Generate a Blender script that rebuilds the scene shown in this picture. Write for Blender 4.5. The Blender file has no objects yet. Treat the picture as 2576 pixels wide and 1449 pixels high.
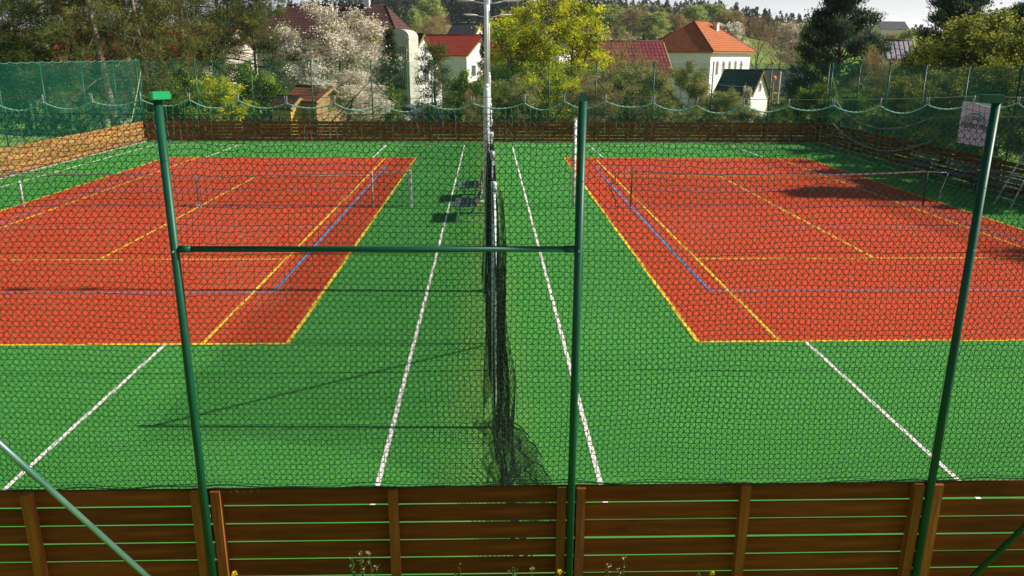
import bpy, math, numpy as np
from mathutils import Matrix, Vector
rng = np.random.default_rng(7)
sc = bpy.context.scene
COL = sc.collection
R = math.radians
# ------------------------------------------------------------------ camera (solved from the court markings)
H0, PITCH, YAW, ROLL, F = 4.4568, 0.285017, 0.030102, -0.0056645, 2013.14   # F in px of a 2576 px wide frame
def ray(u, v):
    x = (u-1288)/F; up = -(v-724.5)/F
    c, s = math.cos(-ROLL), math.sin(-ROLL); x, up = c*x-s*up, s*x+c*up
    c, s = math.cos(PITCH), math.sin(PITCH); y = c+up*s; z = -s+up*c
    c, s = math.cos(YAW), math.sin(YAW); x, y = c*x+s*y, -s*x+c*y
    return np.array([x, y, z])
def atY(u, v, Y): r = ray(u, v); return r*(Y/r[1])+np.array([0, 0, H0])
def atX(u, v, X): r = ray(u, v); return r*(X/r[0])+np.array([0, 0, H0])
def zY(v, Y, u=1300): return float(atY(u, v, Y)[2])
def px(u, Y): return float(atY(u, 150, Y)[0])
cr, cu_, cf = ray(1289, 724.5)-ray(1288, 724.5), ray(1288, 723.5)-ray(1288, 724.5), ray(1288, 724.5)
cr = Vector(cr).normalized(); cf = Vector(cf).normalized(); cu_ = cr.cross(cf).normalized()
cam = bpy.data.cameras.new('camera'); cam.sensor_width = 36; cam.lens = F/2576*36
cam.clip_end = 4000; cam.clip_start = 0.05
co = bpy.data.objects.new('camera', cam); COL.objects.link(co)
m = Matrix.Identity(4)
for i, a in enumerate((cr, cu_, -cf)):
    for j in range(3): m[j][i] = a[j]
m[2][3] = H0
co.matrix_world = m; sc.camera = co

# ------------------------------------------------------------------ materials
def srgb(r, g, b):
    f = lambda c: (c/255/12.92) if c/255 <= .04045 else ((c/255+.055)/1.055)**2.4
    return (f(r), f(g), f(b))
MATS = {}
def mat(name, c1, c2=None, scale=5, rough=.7, metal=0, bump=0, stretch=(1, 1, 1), detail=4, trans=0, c3=None, spec=.3, coords='Object', obj_rand=0, bscale=None):
    m = bpy.data.materials.new(name); m.use_nodes = True; nt = m.node_tree; N = nt.nodes; L = nt.links
    b = N['Principled BSDF']; b.inputs['Roughness'].default_value = rough; b.inputs['Metallic'].default_value = metal
    b.inputs['Specular IOR Level'].default_value = spec
    b.inputs['Base Color'].default_value = (*c1, 1)
    tc = N.new('ShaderNodeTexCoord'); mp = N.new('ShaderNodeMapping'); L.new(tc.outputs[coords], mp.inputs[0]); mp.inputs['Scale'].default_value = stretch
    col = None
    if c2:
        n = N.new('ShaderNodeTexNoise'); n.inputs['Scale'].default_value = scale; n.inputs['Detail'].default_value = detail
        L.new(mp.outputs[0], n.inputs[0])
        r = N.new('ShaderNodeValToRGB'); r.color_ramp.elements[0].position = .35; r.color_ramp.elements[1].position = .68
        r.color_ramp.elements[0].color = (*c1, 1); r.color_ramp.elements[1].color = (*c2, 1)
        if c3:
            e = r.color_ramp.elements.new(.52); e.color = (*c3, 1)
        L.new(n.outputs[0], r.inputs[0]); col = r.outputs[0]; L.new(col, b.inputs['Base Color'])
    if bump:
        n2 = N.new('ShaderNodeTexNoise'); n2.inputs['Scale'].default_value = bscale or scale*4; n2.inputs['Detail'].default_value = 6
        L.new(mp.outputs[0], n2.inputs[0])
        bp = N.new('ShaderNodeBump'); bp.inputs['Strength'].default_value = bump; bp.inputs['Distance'].default_value = .02
        L.new(n2.outputs[0], bp.inputs['Height']); L.new(bp.outputs[0], b.inputs['Normal'])
    if trans:
        t = N.new('ShaderNodeBsdfTranslucent'); mx = N.new('ShaderNodeMixShader'); mx.inputs[0].default_value = trans
        if col is not None: L.new(col, t.inputs[0])
        else: t.inputs[0].default_value = (*c1, 1)
        L.new(b.outputs[0], mx.inputs[1]); L.new(t.outputs[0], mx.inputs[2]); L.new(mx.outputs[0], N['Material Output'].inputs[0])
    MATS[name] = m
    return m
def tile_mat(name, c1, c2, sx, sz, cg=None, ms=None):
    """roof tiles: rows and columns with a shaped profile (bump) and per-tile colour variation"""
    m = bpy.data.materials.new(name); m.use_nodes = True; nt = m.node_tree; N = nt.nodes; L = nt.links
    b = N['Principled BSDF']; b.inputs['Roughness'].default_value = .65; b.inputs['Specular IOR Level'].default_value = .25
    uv = N.new('ShaderNodeUVMap'); uv.uv_map = 'UVMap'
    br = N.new('ShaderNodeTexBrick'); br.offset = 0.0; br.inputs['Scale'].default_value = 1
    br.inputs['Brick Width'].default_value = sx; br.inputs['Row Height'].default_value = sz
    br.inputs['Mortar Size'].default_value = ms or sz*.12; br.inputs['Mortar Smooth'].default_value = .5
    br.inputs['Color1'].default_value = (*c1, 1); br.inputs['Color2'].default_value = (*c2, 1)
    g = cg or tuple(c*.28 for c in c1); br.inputs['Mortar'].default_value = (*g, 1)
    L.new(uv.outputs[0], br.inputs['Vector'])
    n = N.new('ShaderNodeTexNoise'); n.inputs['Scale'].default_value = 1.2; n.inputs['Detail'].default_value = 5; L.new(uv.outputs[0], n.inputs[0])
    mx = N.new('ShaderNodeMix'); mx.data_type = 'RGBA'; mx.blend_type = 'MULTIPLY'; mx.inputs[0].default_value = .45
    L.new(br.outputs[0], mx.inputs[6]); L.new(n.outputs[0], mx.inputs[7]); L.new(mx.outputs[2], b.inputs['Base Color'])
    bp = N.new('ShaderNodeBump'); bp.inputs['Strength'].default_value = .8; bp.inputs['Distance'].default_value = .04; bp.invert = True
    L.new(br.outputs['Fac'], bp.inputs['Height']); L.new(bp.outputs[0], b.inputs['Normal'])
    return m
# plastic, steel, wood
M_post = mat('green_powder_coat', (.004, .066, .032), (.006, .085, .043), scale=3, rough=.42, spec=.3, bump=.02)
M_cap = mat('bright_green_plastic', (.012, .36, .13), rough=.4)
M_wire = mat('green_wire', (.003, .012, .007), rough=.5)
M_rope = mat('green_rope', (.020, .135, .068), (.035, .19, .10), scale=60, rough=.8)
M_edge = mat('pale_edge_rope', (.10, .34, .26), (.36, .50, .44), scale=120, rough=.8)
M_cable = mat('steel_cable', (.10, .10, .09), rough=.6, metal=.3)
M_hook = mat('plastic_hook', (.36, .38, .42), rough=.5)
M_black = mat('black_netting', (.006, .008, .006), rough=.8)
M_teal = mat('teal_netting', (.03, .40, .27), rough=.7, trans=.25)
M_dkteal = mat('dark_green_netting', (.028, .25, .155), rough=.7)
M_galv = mat('galvanised_steel', (.56, .58, .63), (.72, .74, .80), scale=6, rough=.45, metal=.12, spec=.5)
M_white = mat('white_paint', (.78, .78, .76), (.7, .7, .68), scale=4, rough=.5)
M_whiteband = mat('white_net_band', (.42, .42, .46), (.52, .52, .54), scale=9, rough=.8)
M_dark = mat('dark_metal', (.02, .022, .025), rough=.5)
M_greyb = mat('grey_bench_slats', (.10, .125, .16), (.14, .16, .2), scale=6, rough=.6)
M_tan = mat('weathered_tan_slats', (.36, .25, .18), (.45, .33, .25), scale=8, rough=.7)
M_red = mat('red_plate', (.55, .06, .02), rough=.5)
def wood_mat(name, a, b_, c, axis):
    st = [9, 9, 9]; st[axis] = .7
    m = mat(name, a, b_, scale=2.2, rough=.75, bump=.35, stretch=st, detail=9, c3=c, spec=.2, bscale=7)
    nt = m.node_tree; N = nt.nodes; L = nt.links; b = N['Principled BSDF']
    src = b.inputs['Base Color'].links[0].from_socket
    # knots
    tc = [n for n in N if n.type == 'TEX_COORD'][0]; mp = N.new('ShaderNodeMapping'); s2 = [5, 5, 5]; s2[axis] = 1.7; mp.inputs['Scale'].default_value = s2
    L.new(tc.outputs['Object'], mp.inputs[0]); v = N.new('ShaderNodeTexVoronoi'); v.inputs['Scale'].default_value = 1.0; L.new(mp.outputs[0], v.inputs[0])
    rp = N.new('ShaderNodeValToRGB'); rp.color_ramp.elements[0].position = .03; rp.color_ramp.elements[0].color = (.18, .15, .12, 1); rp.color_ramp.elements[1].position = .13; rp.color_ramp.elements[1].color = (1, 1, 1, 1)
    L.new(v.outputs[0], rp.inputs[0])
    mx = N.new('ShaderNodeMix'); mx.data_type = 'RGBA'; mx.blend_type = 'MULTIPLY'; mx.inputs[0].default_value = .8
    L.new(src, mx.inputs[6]); L.new(rp.outputs[0], mx.inputs[7])
    # every board its own tone
    oi = N.new('ShaderNodeObjectInfo'); mr = N.new('ShaderNodeMapRange'); mr.inputs[3].default_value = .72; mr.inputs[4].default_value = 1.15; L.new(oi.outputs['Random'], mr.inputs[0])
    vm = N.new('ShaderNodeVectorMath'); vm.operation = 'SCALE'; L.new(mx.outputs[2], vm.inputs[0]); L.new(mr.outputs[0], vm.inputs['Scale'])
    L.new(vm.outputs[0], b.inputs['Base Color'])
    return m
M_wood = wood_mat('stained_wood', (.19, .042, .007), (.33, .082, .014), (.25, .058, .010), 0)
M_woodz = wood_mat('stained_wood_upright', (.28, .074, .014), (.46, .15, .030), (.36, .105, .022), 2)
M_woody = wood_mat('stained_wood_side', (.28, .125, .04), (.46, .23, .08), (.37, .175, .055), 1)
M_woodr = wood_mat('stained_wood_painted_shade', (.13, .035, .008), (.22, .065, .014), (.17, .05, .011), 1)  # side-fence wood with the right fence's shade put into a darker colour

# court surfaces
def turf_mat(name, c1, c2, streak, worn=None):
    m = bpy.data.materials.new(name); m.use_nodes = True; nt = m.node_tree; N = nt.nodes; L = nt.links
    b = N['Principled BSDF']; b.inputs['Roughness'].default_value = .85; b.inputs['Specular IOR Level'].default_value = .12
    tc = N.new('ShaderNodeTexCoord')
    def noise(scale, st, det=5):
        mp = N.new('ShaderNodeMapping'); mp.inputs['Scale'].default_value = st; L.new(tc.outputs['Object'], mp.inputs[0])
        n = N.new('ShaderNodeTexNoise'); n.inputs['Scale'].default_value = scale; n.inputs['Detail'].default_value = det; L.new(mp.outputs[0], n.inputs[0]); return n.outputs[0]
    fine = noise(90, (1, 1, 1), 3); st = noise(1.2, streak, 6); big = noise(.22, (1, 1, 1), 5); ro = noise(14, streak, 4)
    r = N.new('ShaderNodeValToRGB'); r.color_ramp.elements[0].position = .3; r.color_ramp.elements[1].position = .7
    r.color_ramp.elements[0].color = (*c1, 1); r.color_ramp.elements[1].color = (*c2, 1)
    a = N.new('ShaderNodeMath'); a.operation = 'ADD'; L.new(fine, a.inputs[0]); L.new(st, a.inputs[1])
    a2 = N.new('ShaderNodeMath'); a2.operation = 'ADD'; L.new(a.outputs[0], a2.inputs[0]); L.new(big, a2.inputs[1])
    a25 = N.new('ShaderNodeMath'); a25.operation = 'ADD'; L.new(a2.outputs[0], a25.inputs[0]); L.new(ro, a25.inputs[1])
    a3 = N.new('ShaderNodeMath'); a3.operation = 'MULTIPLY'; a3.inputs[1].default_value = .25; L.new(a25.outputs[0], a3.inputs[0])
    L.new(a3.outputs[0], r.inputs[0]); col = r.outputs[0]
    # pale specks of seed and leaf litter
    vo = N.new('ShaderNodeTexVoronoi'); vo.inputs['Scale'].default_value = 1.1; L.new(tc.outputs['Object'], vo.inputs[0])
    sp = N.new('ShaderNodeValToRGB'); sp.color_ramp.elements[0].position = .018; sp.color_ramp.elements[0].color = (1, 1, 1, 1); sp.color_ramp.elements[1].position = .026; sp.color_ramp.elements[1].color = (0, 0, 0, 1)
    L.new(vo.outputs[0], sp.inputs[0]); mx0 = N.new('ShaderNodeMix'); mx0.data_type = 'RGBA'; mx0.inputs[7].default_value = (.35, .42, .2, 1)
    L.new(sp.outputs[0], mx0.inputs[0]); L.new(col, mx0.inputs[6]); col = mx0.outputs[2]
    if worn:
        sx = N.new('ShaderNodeSeparateXYZ'); L.new(tc.outputs['Object'], sx.inputs[0])
        ab = N.new('ShaderNodeMath'); ab.operation = 'ABSOLUTE'; L.new(sx.outputs[0], ab.inputs[0])
        wn = noise(1.6, (1, .5, 1), 5); ad = N.new('ShaderNodeMath'); ad.operation = 'MULTIPLY_ADD'; ad.inputs[1].default_value = 1.1; L.new(wn, ad.inputs[0]); L.new(ab.outputs[0], ad.inputs[2])
        mr = N.new('ShaderNodeMapRange'); mr.inputs[1].default_value = .45; mr.inputs[2].default_value = 1.25; mr.inputs[3].default_value = .7; mr.inputs[4].default_value = 0; L.new(ad.outputs[0], mr.inputs[0])
        mx = N.new('ShaderNodeMix'); mx.data_type = 'RGBA'; mx.inputs[7].default_value = (*worn, 1); L.new(mr.outputs[0], mx.inputs[0]); L.new(col, mx.inputs[6]); col = mx.outputs[2]
    L.new(col, b.inputs['Base Color'])
    bp = N.new('ShaderNodeBump'); bp.inputs['Strength'].default_value = .4; bp.inputs['Distance'].default_value = .01; L.new(fine, bp.inputs['Height']); L.new(bp.outputs[0], b.inputs['Normal'])
    return m
M_green = turf_mat('green_turf', (.040, .205, .034), (.084, .335, .062), (.25, 3, 1), worn=(.16, .32, .06))
M_redc = turf_mat('red_turf', (.43, .050, .018), (.60, .080, .029), (.25, 2.5, 1))
M_yel = mat('yellow_line_paint', (.82, .55, .02), (.88, .66, .06), scale=9, rough=.8)
M_wht = mat('white_line_paint', (.82, .78, .72), (.9, .86, .82), scale=9, rough=.8)
M_blu = mat('blue_line_paint', (.03, .28, .68), (.06, .34, .72), scale=9, rough=.8)
M_lav = mat('pale_line_paint', (.26, .20, .40), (.34, .24, .42), scale=9, rough=.8)
M_kerb = mat('concrete_kerb', (.30, .25, .24), (.4, .34, .32), scale=8, rough=.9)

# ------------------------------------------------------------------ mesh builder
class MB:
    def __init__(s): s.v = []; s.f = []; s.n = 0; s.uv = []
    def add(s, v, f, mi=0, sm=False):
        v = np.asarray(v, float).reshape(-1, 3); f = np.asarray(f)
        s.v.append(v); s.f.append((f+s.n, mi, sm)); s.n += len(v); return s
    def box(s, c, d, rz=0, mi=0, rot=None):
        x, y, z = np.array(d)/2
        p = np.array([[-x, -y, -z], [x, -y, -z], [x, y, -z], [-x, y, -z], [-x, -y, z], [x, -y, z], [x, y, z], [-x, y, z]])
        if rot is not None: p = p@np.array(rot).T
        elif rz:
            c_, s_ = math.cos(rz), math.sin(rz); p = np.c_[p[:, 0]*c_-p[:, 1]*s_, p[:, 0]*s_+p[:, 1]*c_, p[:, 2]]
        return s.add(p+np.array(c), [[0, 3, 2, 1], [4, 5, 6, 7], [0, 1, 5, 4], [1, 2, 6, 5], [2, 3, 7, 6], [3, 0, 4, 7]], mi)
    def tube(s, P, r, n=12, mi=0, sm=True, cap=True):
        P = np.asarray(P, float); K = len(P); r = np.broadcast_to(np.asarray(r, float), (K,))
        t = np.gradient(P, axis=0); t /= np.linalg.norm(t, axis=1)[:, None]+1e-9
        ref = np.array([0, 0, 1.]) if abs(t[:, 2]).mean() < .8 else np.array([1., 0, 0])
        a = np.cross(t, ref); a /= np.linalg.norm(a, axis=1)[:, None]+1e-9; b = np.cross(t, a)
        th = np.linspace(0, 2*np.pi, n, endpoint=False)
        ring = P[:, None]+r[:, None, None]*(a[:, None]*np.cos(th)[None, :, None]+b[:, None]*np.sin(th)[None, :, None])
        i = np.arange(K-1)[:, None]*n; j = np.arange(n)[None]; j2 = (j+1) % n
        f = np.stack([i+j, i+j2, i+n+j2, i+n+j], -1).reshape(-1, 4)
        s.add(ring.reshape(-1, 3), f, mi, sm)
        if cap and n >= 3:
            s.f.append((np.array([[k for k in range(n)][::-1], [(K-1)*n+k for k in range(n)]])+s.n-K*n, mi, False))
        return s
    def strands(s, P, e1, e2, mi=0, n=3):
        """P (S,K,3): S polylines swept with a fixed small section spanned by e1,e2"""
        S, K, _ = P.shape; th = np.linspace(0, 2*np.pi, n, endpoint=False)+.5
        off = np.cos(th)[:, None]*np.array(e1)+np.sin(th)[:, None]*np.array(e2)
        V = P[:, :, None]+off
        a = (np.arange(S)[:, None, None]*K+np.arange(K-1)[None, :, None])*n; j = np.arange(n)[None, None]; j2 = (j+1) % n
        f = np.stack([a+j, a+j2, a+n+j2, a+n+j], -1).reshape(-1, 4)
        return s.add(V.reshape(-1, 3), f, mi)
    def build(s, name, mats, parent=None, loc=(0, 0, 0), link=True):
        me = bpy.data.meshes.new(name); V = np.concatenate(s.v)-np.array(loc)
        me.vertices.add(len(V)); me.vertices.foreach_set('co', V.astype(np.float32).ravel())
        nl = sum(f.size for f, _, _ in s.f); nf = sum(len(f) for f, _, _ in s.f)
        me.loops.add(nl); me.polygons.add(nf)
        me.loops.foreach_set('vertex_index', np.concatenate([f.ravel() for f, _, _ in s.f]).astype(np.int32))
        cnt = np.concatenate([np.full(len(f), f.shape[1]) for f, _, _ in s.f]); st = np.concatenate([[0], np.cumsum(cnt)[:-1]])
        me.polygons.foreach_set('loop_start', st.astype(np.int32))
        me.polygons.foreach_set('material_index', np.concatenate([np.broadcast_to(mi, (len(f),)) for f, mi, _ in s.f]).astype(np.int32))
        me.polygons.foreach_set('use_smooth', np.concatenate([np.full(len(f), sm) for f, _, sm in s.f]))
        if s.uv:
            ul = me.uv_layers.new(name='UVMap'); ul.data.foreach_set('uv', np.concatenate(s.uv).astype(np.float32).ravel())
        me.update(calc_edges=True); me.validate()
        if not isinstance(mats, (list, tuple)): mats = [mats]
        for q in mats: me.materials.append(q)
        if not link: return me
        return place(name, me, parent, loc)
def place(name, me, parent=None, loc=(0, 0, 0), rz=0, sc_=None):
    o = bpy.data.objects.new(name, me); COL.objects.link(o)
    if parent: o.parent = parent; o.location = Vector(loc)-Vector(parent.get('_o', (0, 0, 0)))
    else: o.location = loc
    o.rotation_euler.z = rz
    if sc_ is not None: o.scale = sc_ if hasattr(sc_, '__len__') else (sc_,)*3
    return o
def tag(o, label, cat, group=None, kind=None):
    o['label'] = label; o['category'] = cat
    if group: o['group'] = group
    if kind: o['kind'] = kind
    return o
def struct(o, label=None):
    o['kind'] = 'structure'
    if label: o['label'] = label
    return o
def thing(name, label, cat, loc=(0, 0, 0), rz=0, group=None):
    o = bpy.data.objects.new(name, None); COL.objects.link(o); o.location = loc; o.rotation_euler.z = rz
    o.empty_display_size = .2
    return tag(o, label, cat, group)
def dup(root, loc, rz, label, scale=1., group=None):
    r = root.copy(); COL.objects.link(r); r.location = loc; r.rotation_euler.z = rz; r.scale = scale if hasattr(scale, '__len__') else (scale,)*3
    r['label'] = label
    if group: r['group'] = group
    for ch in list(root.children):
        c = ch.copy(); COL.objects.link(c); c.parent = r
        for g in ch.children:
            d = g.copy(); COL.objects.link(d); d.parent = c
    return r

# ------------------------------------------------------------------ terrain
RU = [-600, 0, 600, 720, 850, 1000, 1200, 1500, 1700, 1850, 1950, 2100, 2250, 2400, 2576, 3200]
RV = [10, 30, 40, 30, 18, 4, 2, 8, 14, 22, 46, 52, 74, 84, 90, 90]
def sstep(a, b, x): t = np.clip((x-a)/(b-a), 0, 1); return t*t*(3-2*t)
def T(x, y):
    x = np.asarray(x, float); y = np.asarray(y, float)
    u = 1233+x/np.maximum(y, 40)*F*1.042
    s = (153-np.interp(u, RU, RV))/F/1.086
    z = 2.7*(1-sstep(.3, 5.3, y))-.03
    z = z-1.2*sstep(44.5, 58, y)-1.3*sstep(60, 85, y)
    far = H0+np.clip(y, 0, 430)*s-13.5
    w = np.clip((y-130)/290, 0, 1)
    z = z*(1-w)+far*w
    z = z+np.clip(y-430, 0, 90)*.03
    return z
ys = np.concatenate([np.arange(-12, 8, .5), np.arange(8, 44, 3), np.arange(44, 90, 1.5), np.arange(90, 200, 6), np.arange(200, 560, 12), np.arange(560, 1500, 120)])
ts = np.linspace(-1.2, 1.2, 121)
g = []
for y in ys:
    wdt = max(60, abs(y)*1.0+40); xs = ts*wdt; g.append(np.c_[xs, np.full_like(xs, y), T(xs, y)])
g = np.array(g); nz = np.where(g[..., 1] > 44, rng.normal(0, .12, g.shape[:2]), 0); g[..., 2] += nz
ny, nx = g.shape[:2]; i, j = np.meshgrid(np.arange(ny-1), np.arange(nx-1), indexing='ij'); a = (i*nx+j).ravel()
M_field = mat('meadow_grass', (.13, .25, .03), (.24, .38, .05), scale=.05, rough=.95, bump=.3, c3=(.17, .30, .04), detail=9, bscale=3)
tb = MB(); tb.add(g.reshape(-1, 3), np.stack([a, a+1, a+nx+1, a+nx], -1), 0, True)
struct(tb.build('ground', M_field))

# court sheets ------------------------------------------------
XL, XR, YN = -3.178, 3.3445, 12.046
def sheet(name, x0, x1, y0, y1, z, m_, mb=None):
    q = mb or MB(); q.add([[x0, y0, z], [x1, y0, z], [x1, y1, z], [x0, y1, z]], [[0, 1, 2, 3]])
    return q if mb is not None else q.build(name, m_)
struct(sheet('court_surface', -17.62, 17.42, 5.98, 42.22, .0, M_green))
struct(sheet('red_playing_court', XL-10.97, XL, YN, YN+23.77, .004, M_redc)); struct(sheet('red_playing_court', XR, XR+10.97, YN, YN+23.77, .004, M_redc))
for nm, X0, sg, Mside in (('l', XL, -1, None), ('r', XR, 1, None)):
    tl = MB(); w = .055
    def ln(x0, y0, x1, y1, mb, z, ww=w):
        if abs(x1-x0) < 1e-6: sheet('', x0-ww/2, x0+ww/2, min(y0, y1), max(y0, y1), z, None, mb)
        else: sheet('', min(x0, x1), max(x0, x1), y0-ww/2, y0+ww/2, z, None, mb)
    xo = lambda d: X0+sg*d
    h_ = w/2
    ln(xo(h_), YN, xo(h_), YN+23.77, tl, .008, .07); ln(xo(10.97-h_), YN, xo(10.97-h_), YN+23.77, tl, .008)
    ln(xo(.07), YN+h_, xo(10.97-w), YN+h_, tl, .008, .07); ln(xo(.07), YN+23.77-h_, xo(10.97-w), YN+23.77-h_, tl, .008)
    for d in (1.37, 9.60): ln(xo(d), YN+.07, xo(d), YN+23.70, tl, .008)
    for yy in (5.485, 18.285): ln(xo(1.40), YN+yy, xo(9.57), YN+yy, tl, .008)
    ln(xo(5.485), YN+5.52, xo(5.485), YN+18.25, tl, .008)
    struct(tl.build('tennis_court_lines', M_yel))
    vb = MB(); ln(xo(.985), YN+2.885, xo(.985), YN+20.885, vb, .012, .055)
    struct(vb.build('volleyball_sideline', M_blu))
    vb = MB(); ln(xo(9.985), YN+2.885, xo(9.985), YN+20.885, vb, .012, .05)
    for yy in (2.885, 8.885, 14.885, 20.885): ln(xo(1.02), YN+yy, xo(9.95), YN+yy, vb, .012, .05)
    struct(vb.build('volleyball_court_lines', M_lav))
    bb = MB(); yb0, yb1 = 7.12, 40.74
    c = X0+sg*5.485
    for xx in (sg*1.2, sg*16.6): ln(xx, yb0, xx, yb1, bb, .004)
    for xx in (sg*5.13, sg*12.44): ln(xx, yb0+.05, xx, YN-.01, bb, .004); ln(xx, YN+23.78, xx, yb1-.03, bb, .004)
    for yy in (yb0, yb1): ln(sg*1.23, yy, sg*16.57, yy, bb, .0045, .05)
    (ln(2.65, YN+11.885, XR-.01, YN+11.885, bb, .0045, .05) if sg > 0 else None)
    struct(bb.build('basketball_court_lines', M_wht))
    cb = MB(); ln(xo(0.08), YN+11.885, xo(10.9), YN+11.885, cb, .016, .045); struct(cb.build('centre_line', M_lav))
kb = MB(); kb.box((0, 42.26, .012), (35.6, .06, .05)); kb.box((-17.66, 24, .012), (.06, 36.4, .05)); kb.box((17.46, 24, .012), (.06, 36.4, .05))
struct(kb.build('court_kerb', M_kerb))

# ------------------------------------------------------------------ near wooden fence
PX = [-8.27, -5.29, -2.31, .67, 3.655, 6.64, 9.62]
def board_fence(label, segs, wm, axis, fixed, zt, nb, hb, pitch, postside, th=.028, posts=(), ps=.085, pm=None):
    """axis 0: runs along X at Y=fixed; axis 1: along Y at X=fixed"""
    t = thing('board_fence', label, 'fence', (0, fixed, 0) if axis == 0 else (fixed, 24, 0)); t['_o'] = tuple(t.location)
    for (a, b) in segs:
        for k in range(nb):
            z1 = zt-k*pitch; z0 = z1-hb; mb = MB(); L_ = b-a-.006; c = (a+b)/2
            jit = rng.normal(0, .0025); tilt = rng.normal(0, .0007)
            e = .004
            # board with eased edges (8-sided profile)
            pr = np.array([[-th/2, z0+e], [-th/2+e, z0], [th/2-e, z0], [th/2, z0+e], [th/2, z1-e], [th/2-e, z1], [-th/2+e, z1], [-th/2, z1-e]])
            NS = 9; X = np.linspace(a+.003, b-.003, NS); V = []
            bow = np.cumsum(rng.normal(0, .0006, NS)); bow -= bow.mean()
            for q, x in enumerate(X):
                for (y, z) in pr: V.append((x, fixed+y+jit, z+bow[q]+tilt*(x-c)) if axis == 0 else (fixed+y+jit, x, z+bow[q]+tilt*(x-c)))
            n = 8; f = []
            for q in range(NS-1):
                for kk in range(n): f.append([q*n+kk, q*n+(kk+1) % n, (q+1)*n+(kk+1) % n, (q+1)*n+kk])
            mb.add(V, f); mb.f.append((np.array([list(range(n))[::-1], [(NS-1)*n+q for q in range(n)]])+0, 0, False))
            loc = (c, fixed, (z0+z1)/2) if axis == 0 else (fixed, c, (z0+z1)/2)
            mb.build('board', wm, t, loc=loc)
    for p in posts:
        mb = MB(); y = fixed+postside*(th/2+ps/2+.004); z = zt+rng.normal(0.01, .006)
        c = (p, y, z/2-.1) if axis == 0 else (y, p, z/2-.1)
        mb.box(c, (ps, ps, z+.2)); mb.build('post', pm or M_woodz, t, loc=c)
    return t
segs = list(zip([-8.27, -5.29, -2.31, .67, 3.655, 6.64], [-5.29, -2.31, .67, 3.655, 6.64, 9.62]))
posts = []
for p in PX[1:-1]: posts += [p-.075, p+.085]
posts += [-3.74, -.79, 2.125, -6.8, 5.1, 8.1]
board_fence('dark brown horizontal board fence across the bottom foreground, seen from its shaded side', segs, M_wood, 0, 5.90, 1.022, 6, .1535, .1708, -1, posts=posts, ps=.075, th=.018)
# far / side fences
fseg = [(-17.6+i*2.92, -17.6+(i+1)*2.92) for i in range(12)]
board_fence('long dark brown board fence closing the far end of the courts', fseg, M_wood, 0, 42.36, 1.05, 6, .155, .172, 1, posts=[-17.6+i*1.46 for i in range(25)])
sseg = [(6.0+i*3.03, 6.0+(i+1)*3.03) for i in range(12)]
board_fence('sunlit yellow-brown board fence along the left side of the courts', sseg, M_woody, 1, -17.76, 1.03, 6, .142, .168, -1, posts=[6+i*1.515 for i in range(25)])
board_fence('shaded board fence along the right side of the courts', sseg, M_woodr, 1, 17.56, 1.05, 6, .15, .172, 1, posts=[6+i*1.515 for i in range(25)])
# small red plates on the far fence
for (u, v, l) in ((772, 333, 'small red plate on the far board fence, left of the light poles'), (602, 329, 'narrow red plate on the far board fence near the left green corner')):
    p = atY(u, v, 42.29); b = MB()
    b.box(p, (.62 if u > 700 else .3, .012, .2 if u > 700 else .1)); b.box(p+np.array([0, -.012, .0]), (.5 if u > 700 else .22, .008, .015)); tag(b.build('red_plate', M_red, loc=p), l, 'plate')

# ------------------------------------------------------------------ near steel fence: posts, crossbar, braces, chain link
t = thing('chain_link_fence', 'tall green chain-link fence right in front of the camera, three posts and a crossbar', 'fence', (0, 5.82, 0)); t['_o'] = (0, 5.82, 0)
for k, p in enumerate(PX):
    mb = MB(); mb.tube([(p, 5.80, -.1), (p, 5.80, 2), (p, 5.80, 4.135)], .031, 20)
    for z in (1.62, 2.35, 3.05, 3.62):
        zz = z+rng.normal(0, .06); mb.tube([(p, 5.80, zz), (p, 5.80, zz+.004)], .0325, 16)
    po = mb.build('post', M_post, t, loc=(p, 5.80, 0))
    cb = MB()
    if k == 2: cb.box((p+.035, 5.775, 4.165), (.115, .05, .052), rz=R(38)); cb.box((p-.028, 5.80, 4.155), (.03, .05, .05), rz=0)
    elif k == 4: cb.box((p-.045, 5.79, 4.165), (.15, .055, .055), rz=R(-4))
    else: cb.box((p, 5.80, 4.165), (.036, .036, .06), rz=.1)
    o = cb.build('post_cap', M_cap if k == 2 else M_post, t, loc=(p, 5.80, 4.16))
    b2 = MB(); b2.tube([(p+.0, 5.766, 3.05), (p, 5.758, 3.05)], .006, 8); b2.build('bolt', M_galv, t, loc=(p, 5.766, 3.05))
mb = MB(); mb.tube([(-2.275, 5.80, 3.062), (.64, 5.80, 3.058)], .0225, 18); mb.tube([(-2.275, 5.80, 3.062), (-2.19, 5.80, 3.062)], .0265, 18); mb.tube([(.56, 5.80, 3.058), (.64, 5.80, 3.058)], .0265, 18)
mb.build('crossbar', M_post, t, loc=(-.8, 5.80, 3.06))
M_brace = mat('shiny_painted_highlight_tube', (.10, .26, .21), (.20, .36, .31), scale=3, rough=.2, spec=1., metal=.55)  # glossy tube; its bright highlights are also put into the paler base colour
for (a, b_) in (((-5.29, 5.70, 3.42), (-2.55, 5.70, .02)), ((6.62, 5.70, 3.6), (3.90, 5.70, -.02))):
    mb = MB(); mb.tube([a, b_], .024, 18); mb.build('brace', M_brace if a[0] < 0 else M_post, t, loc=a)  # left brace gets the highlight colour, the shaded right one the darker green
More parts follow.
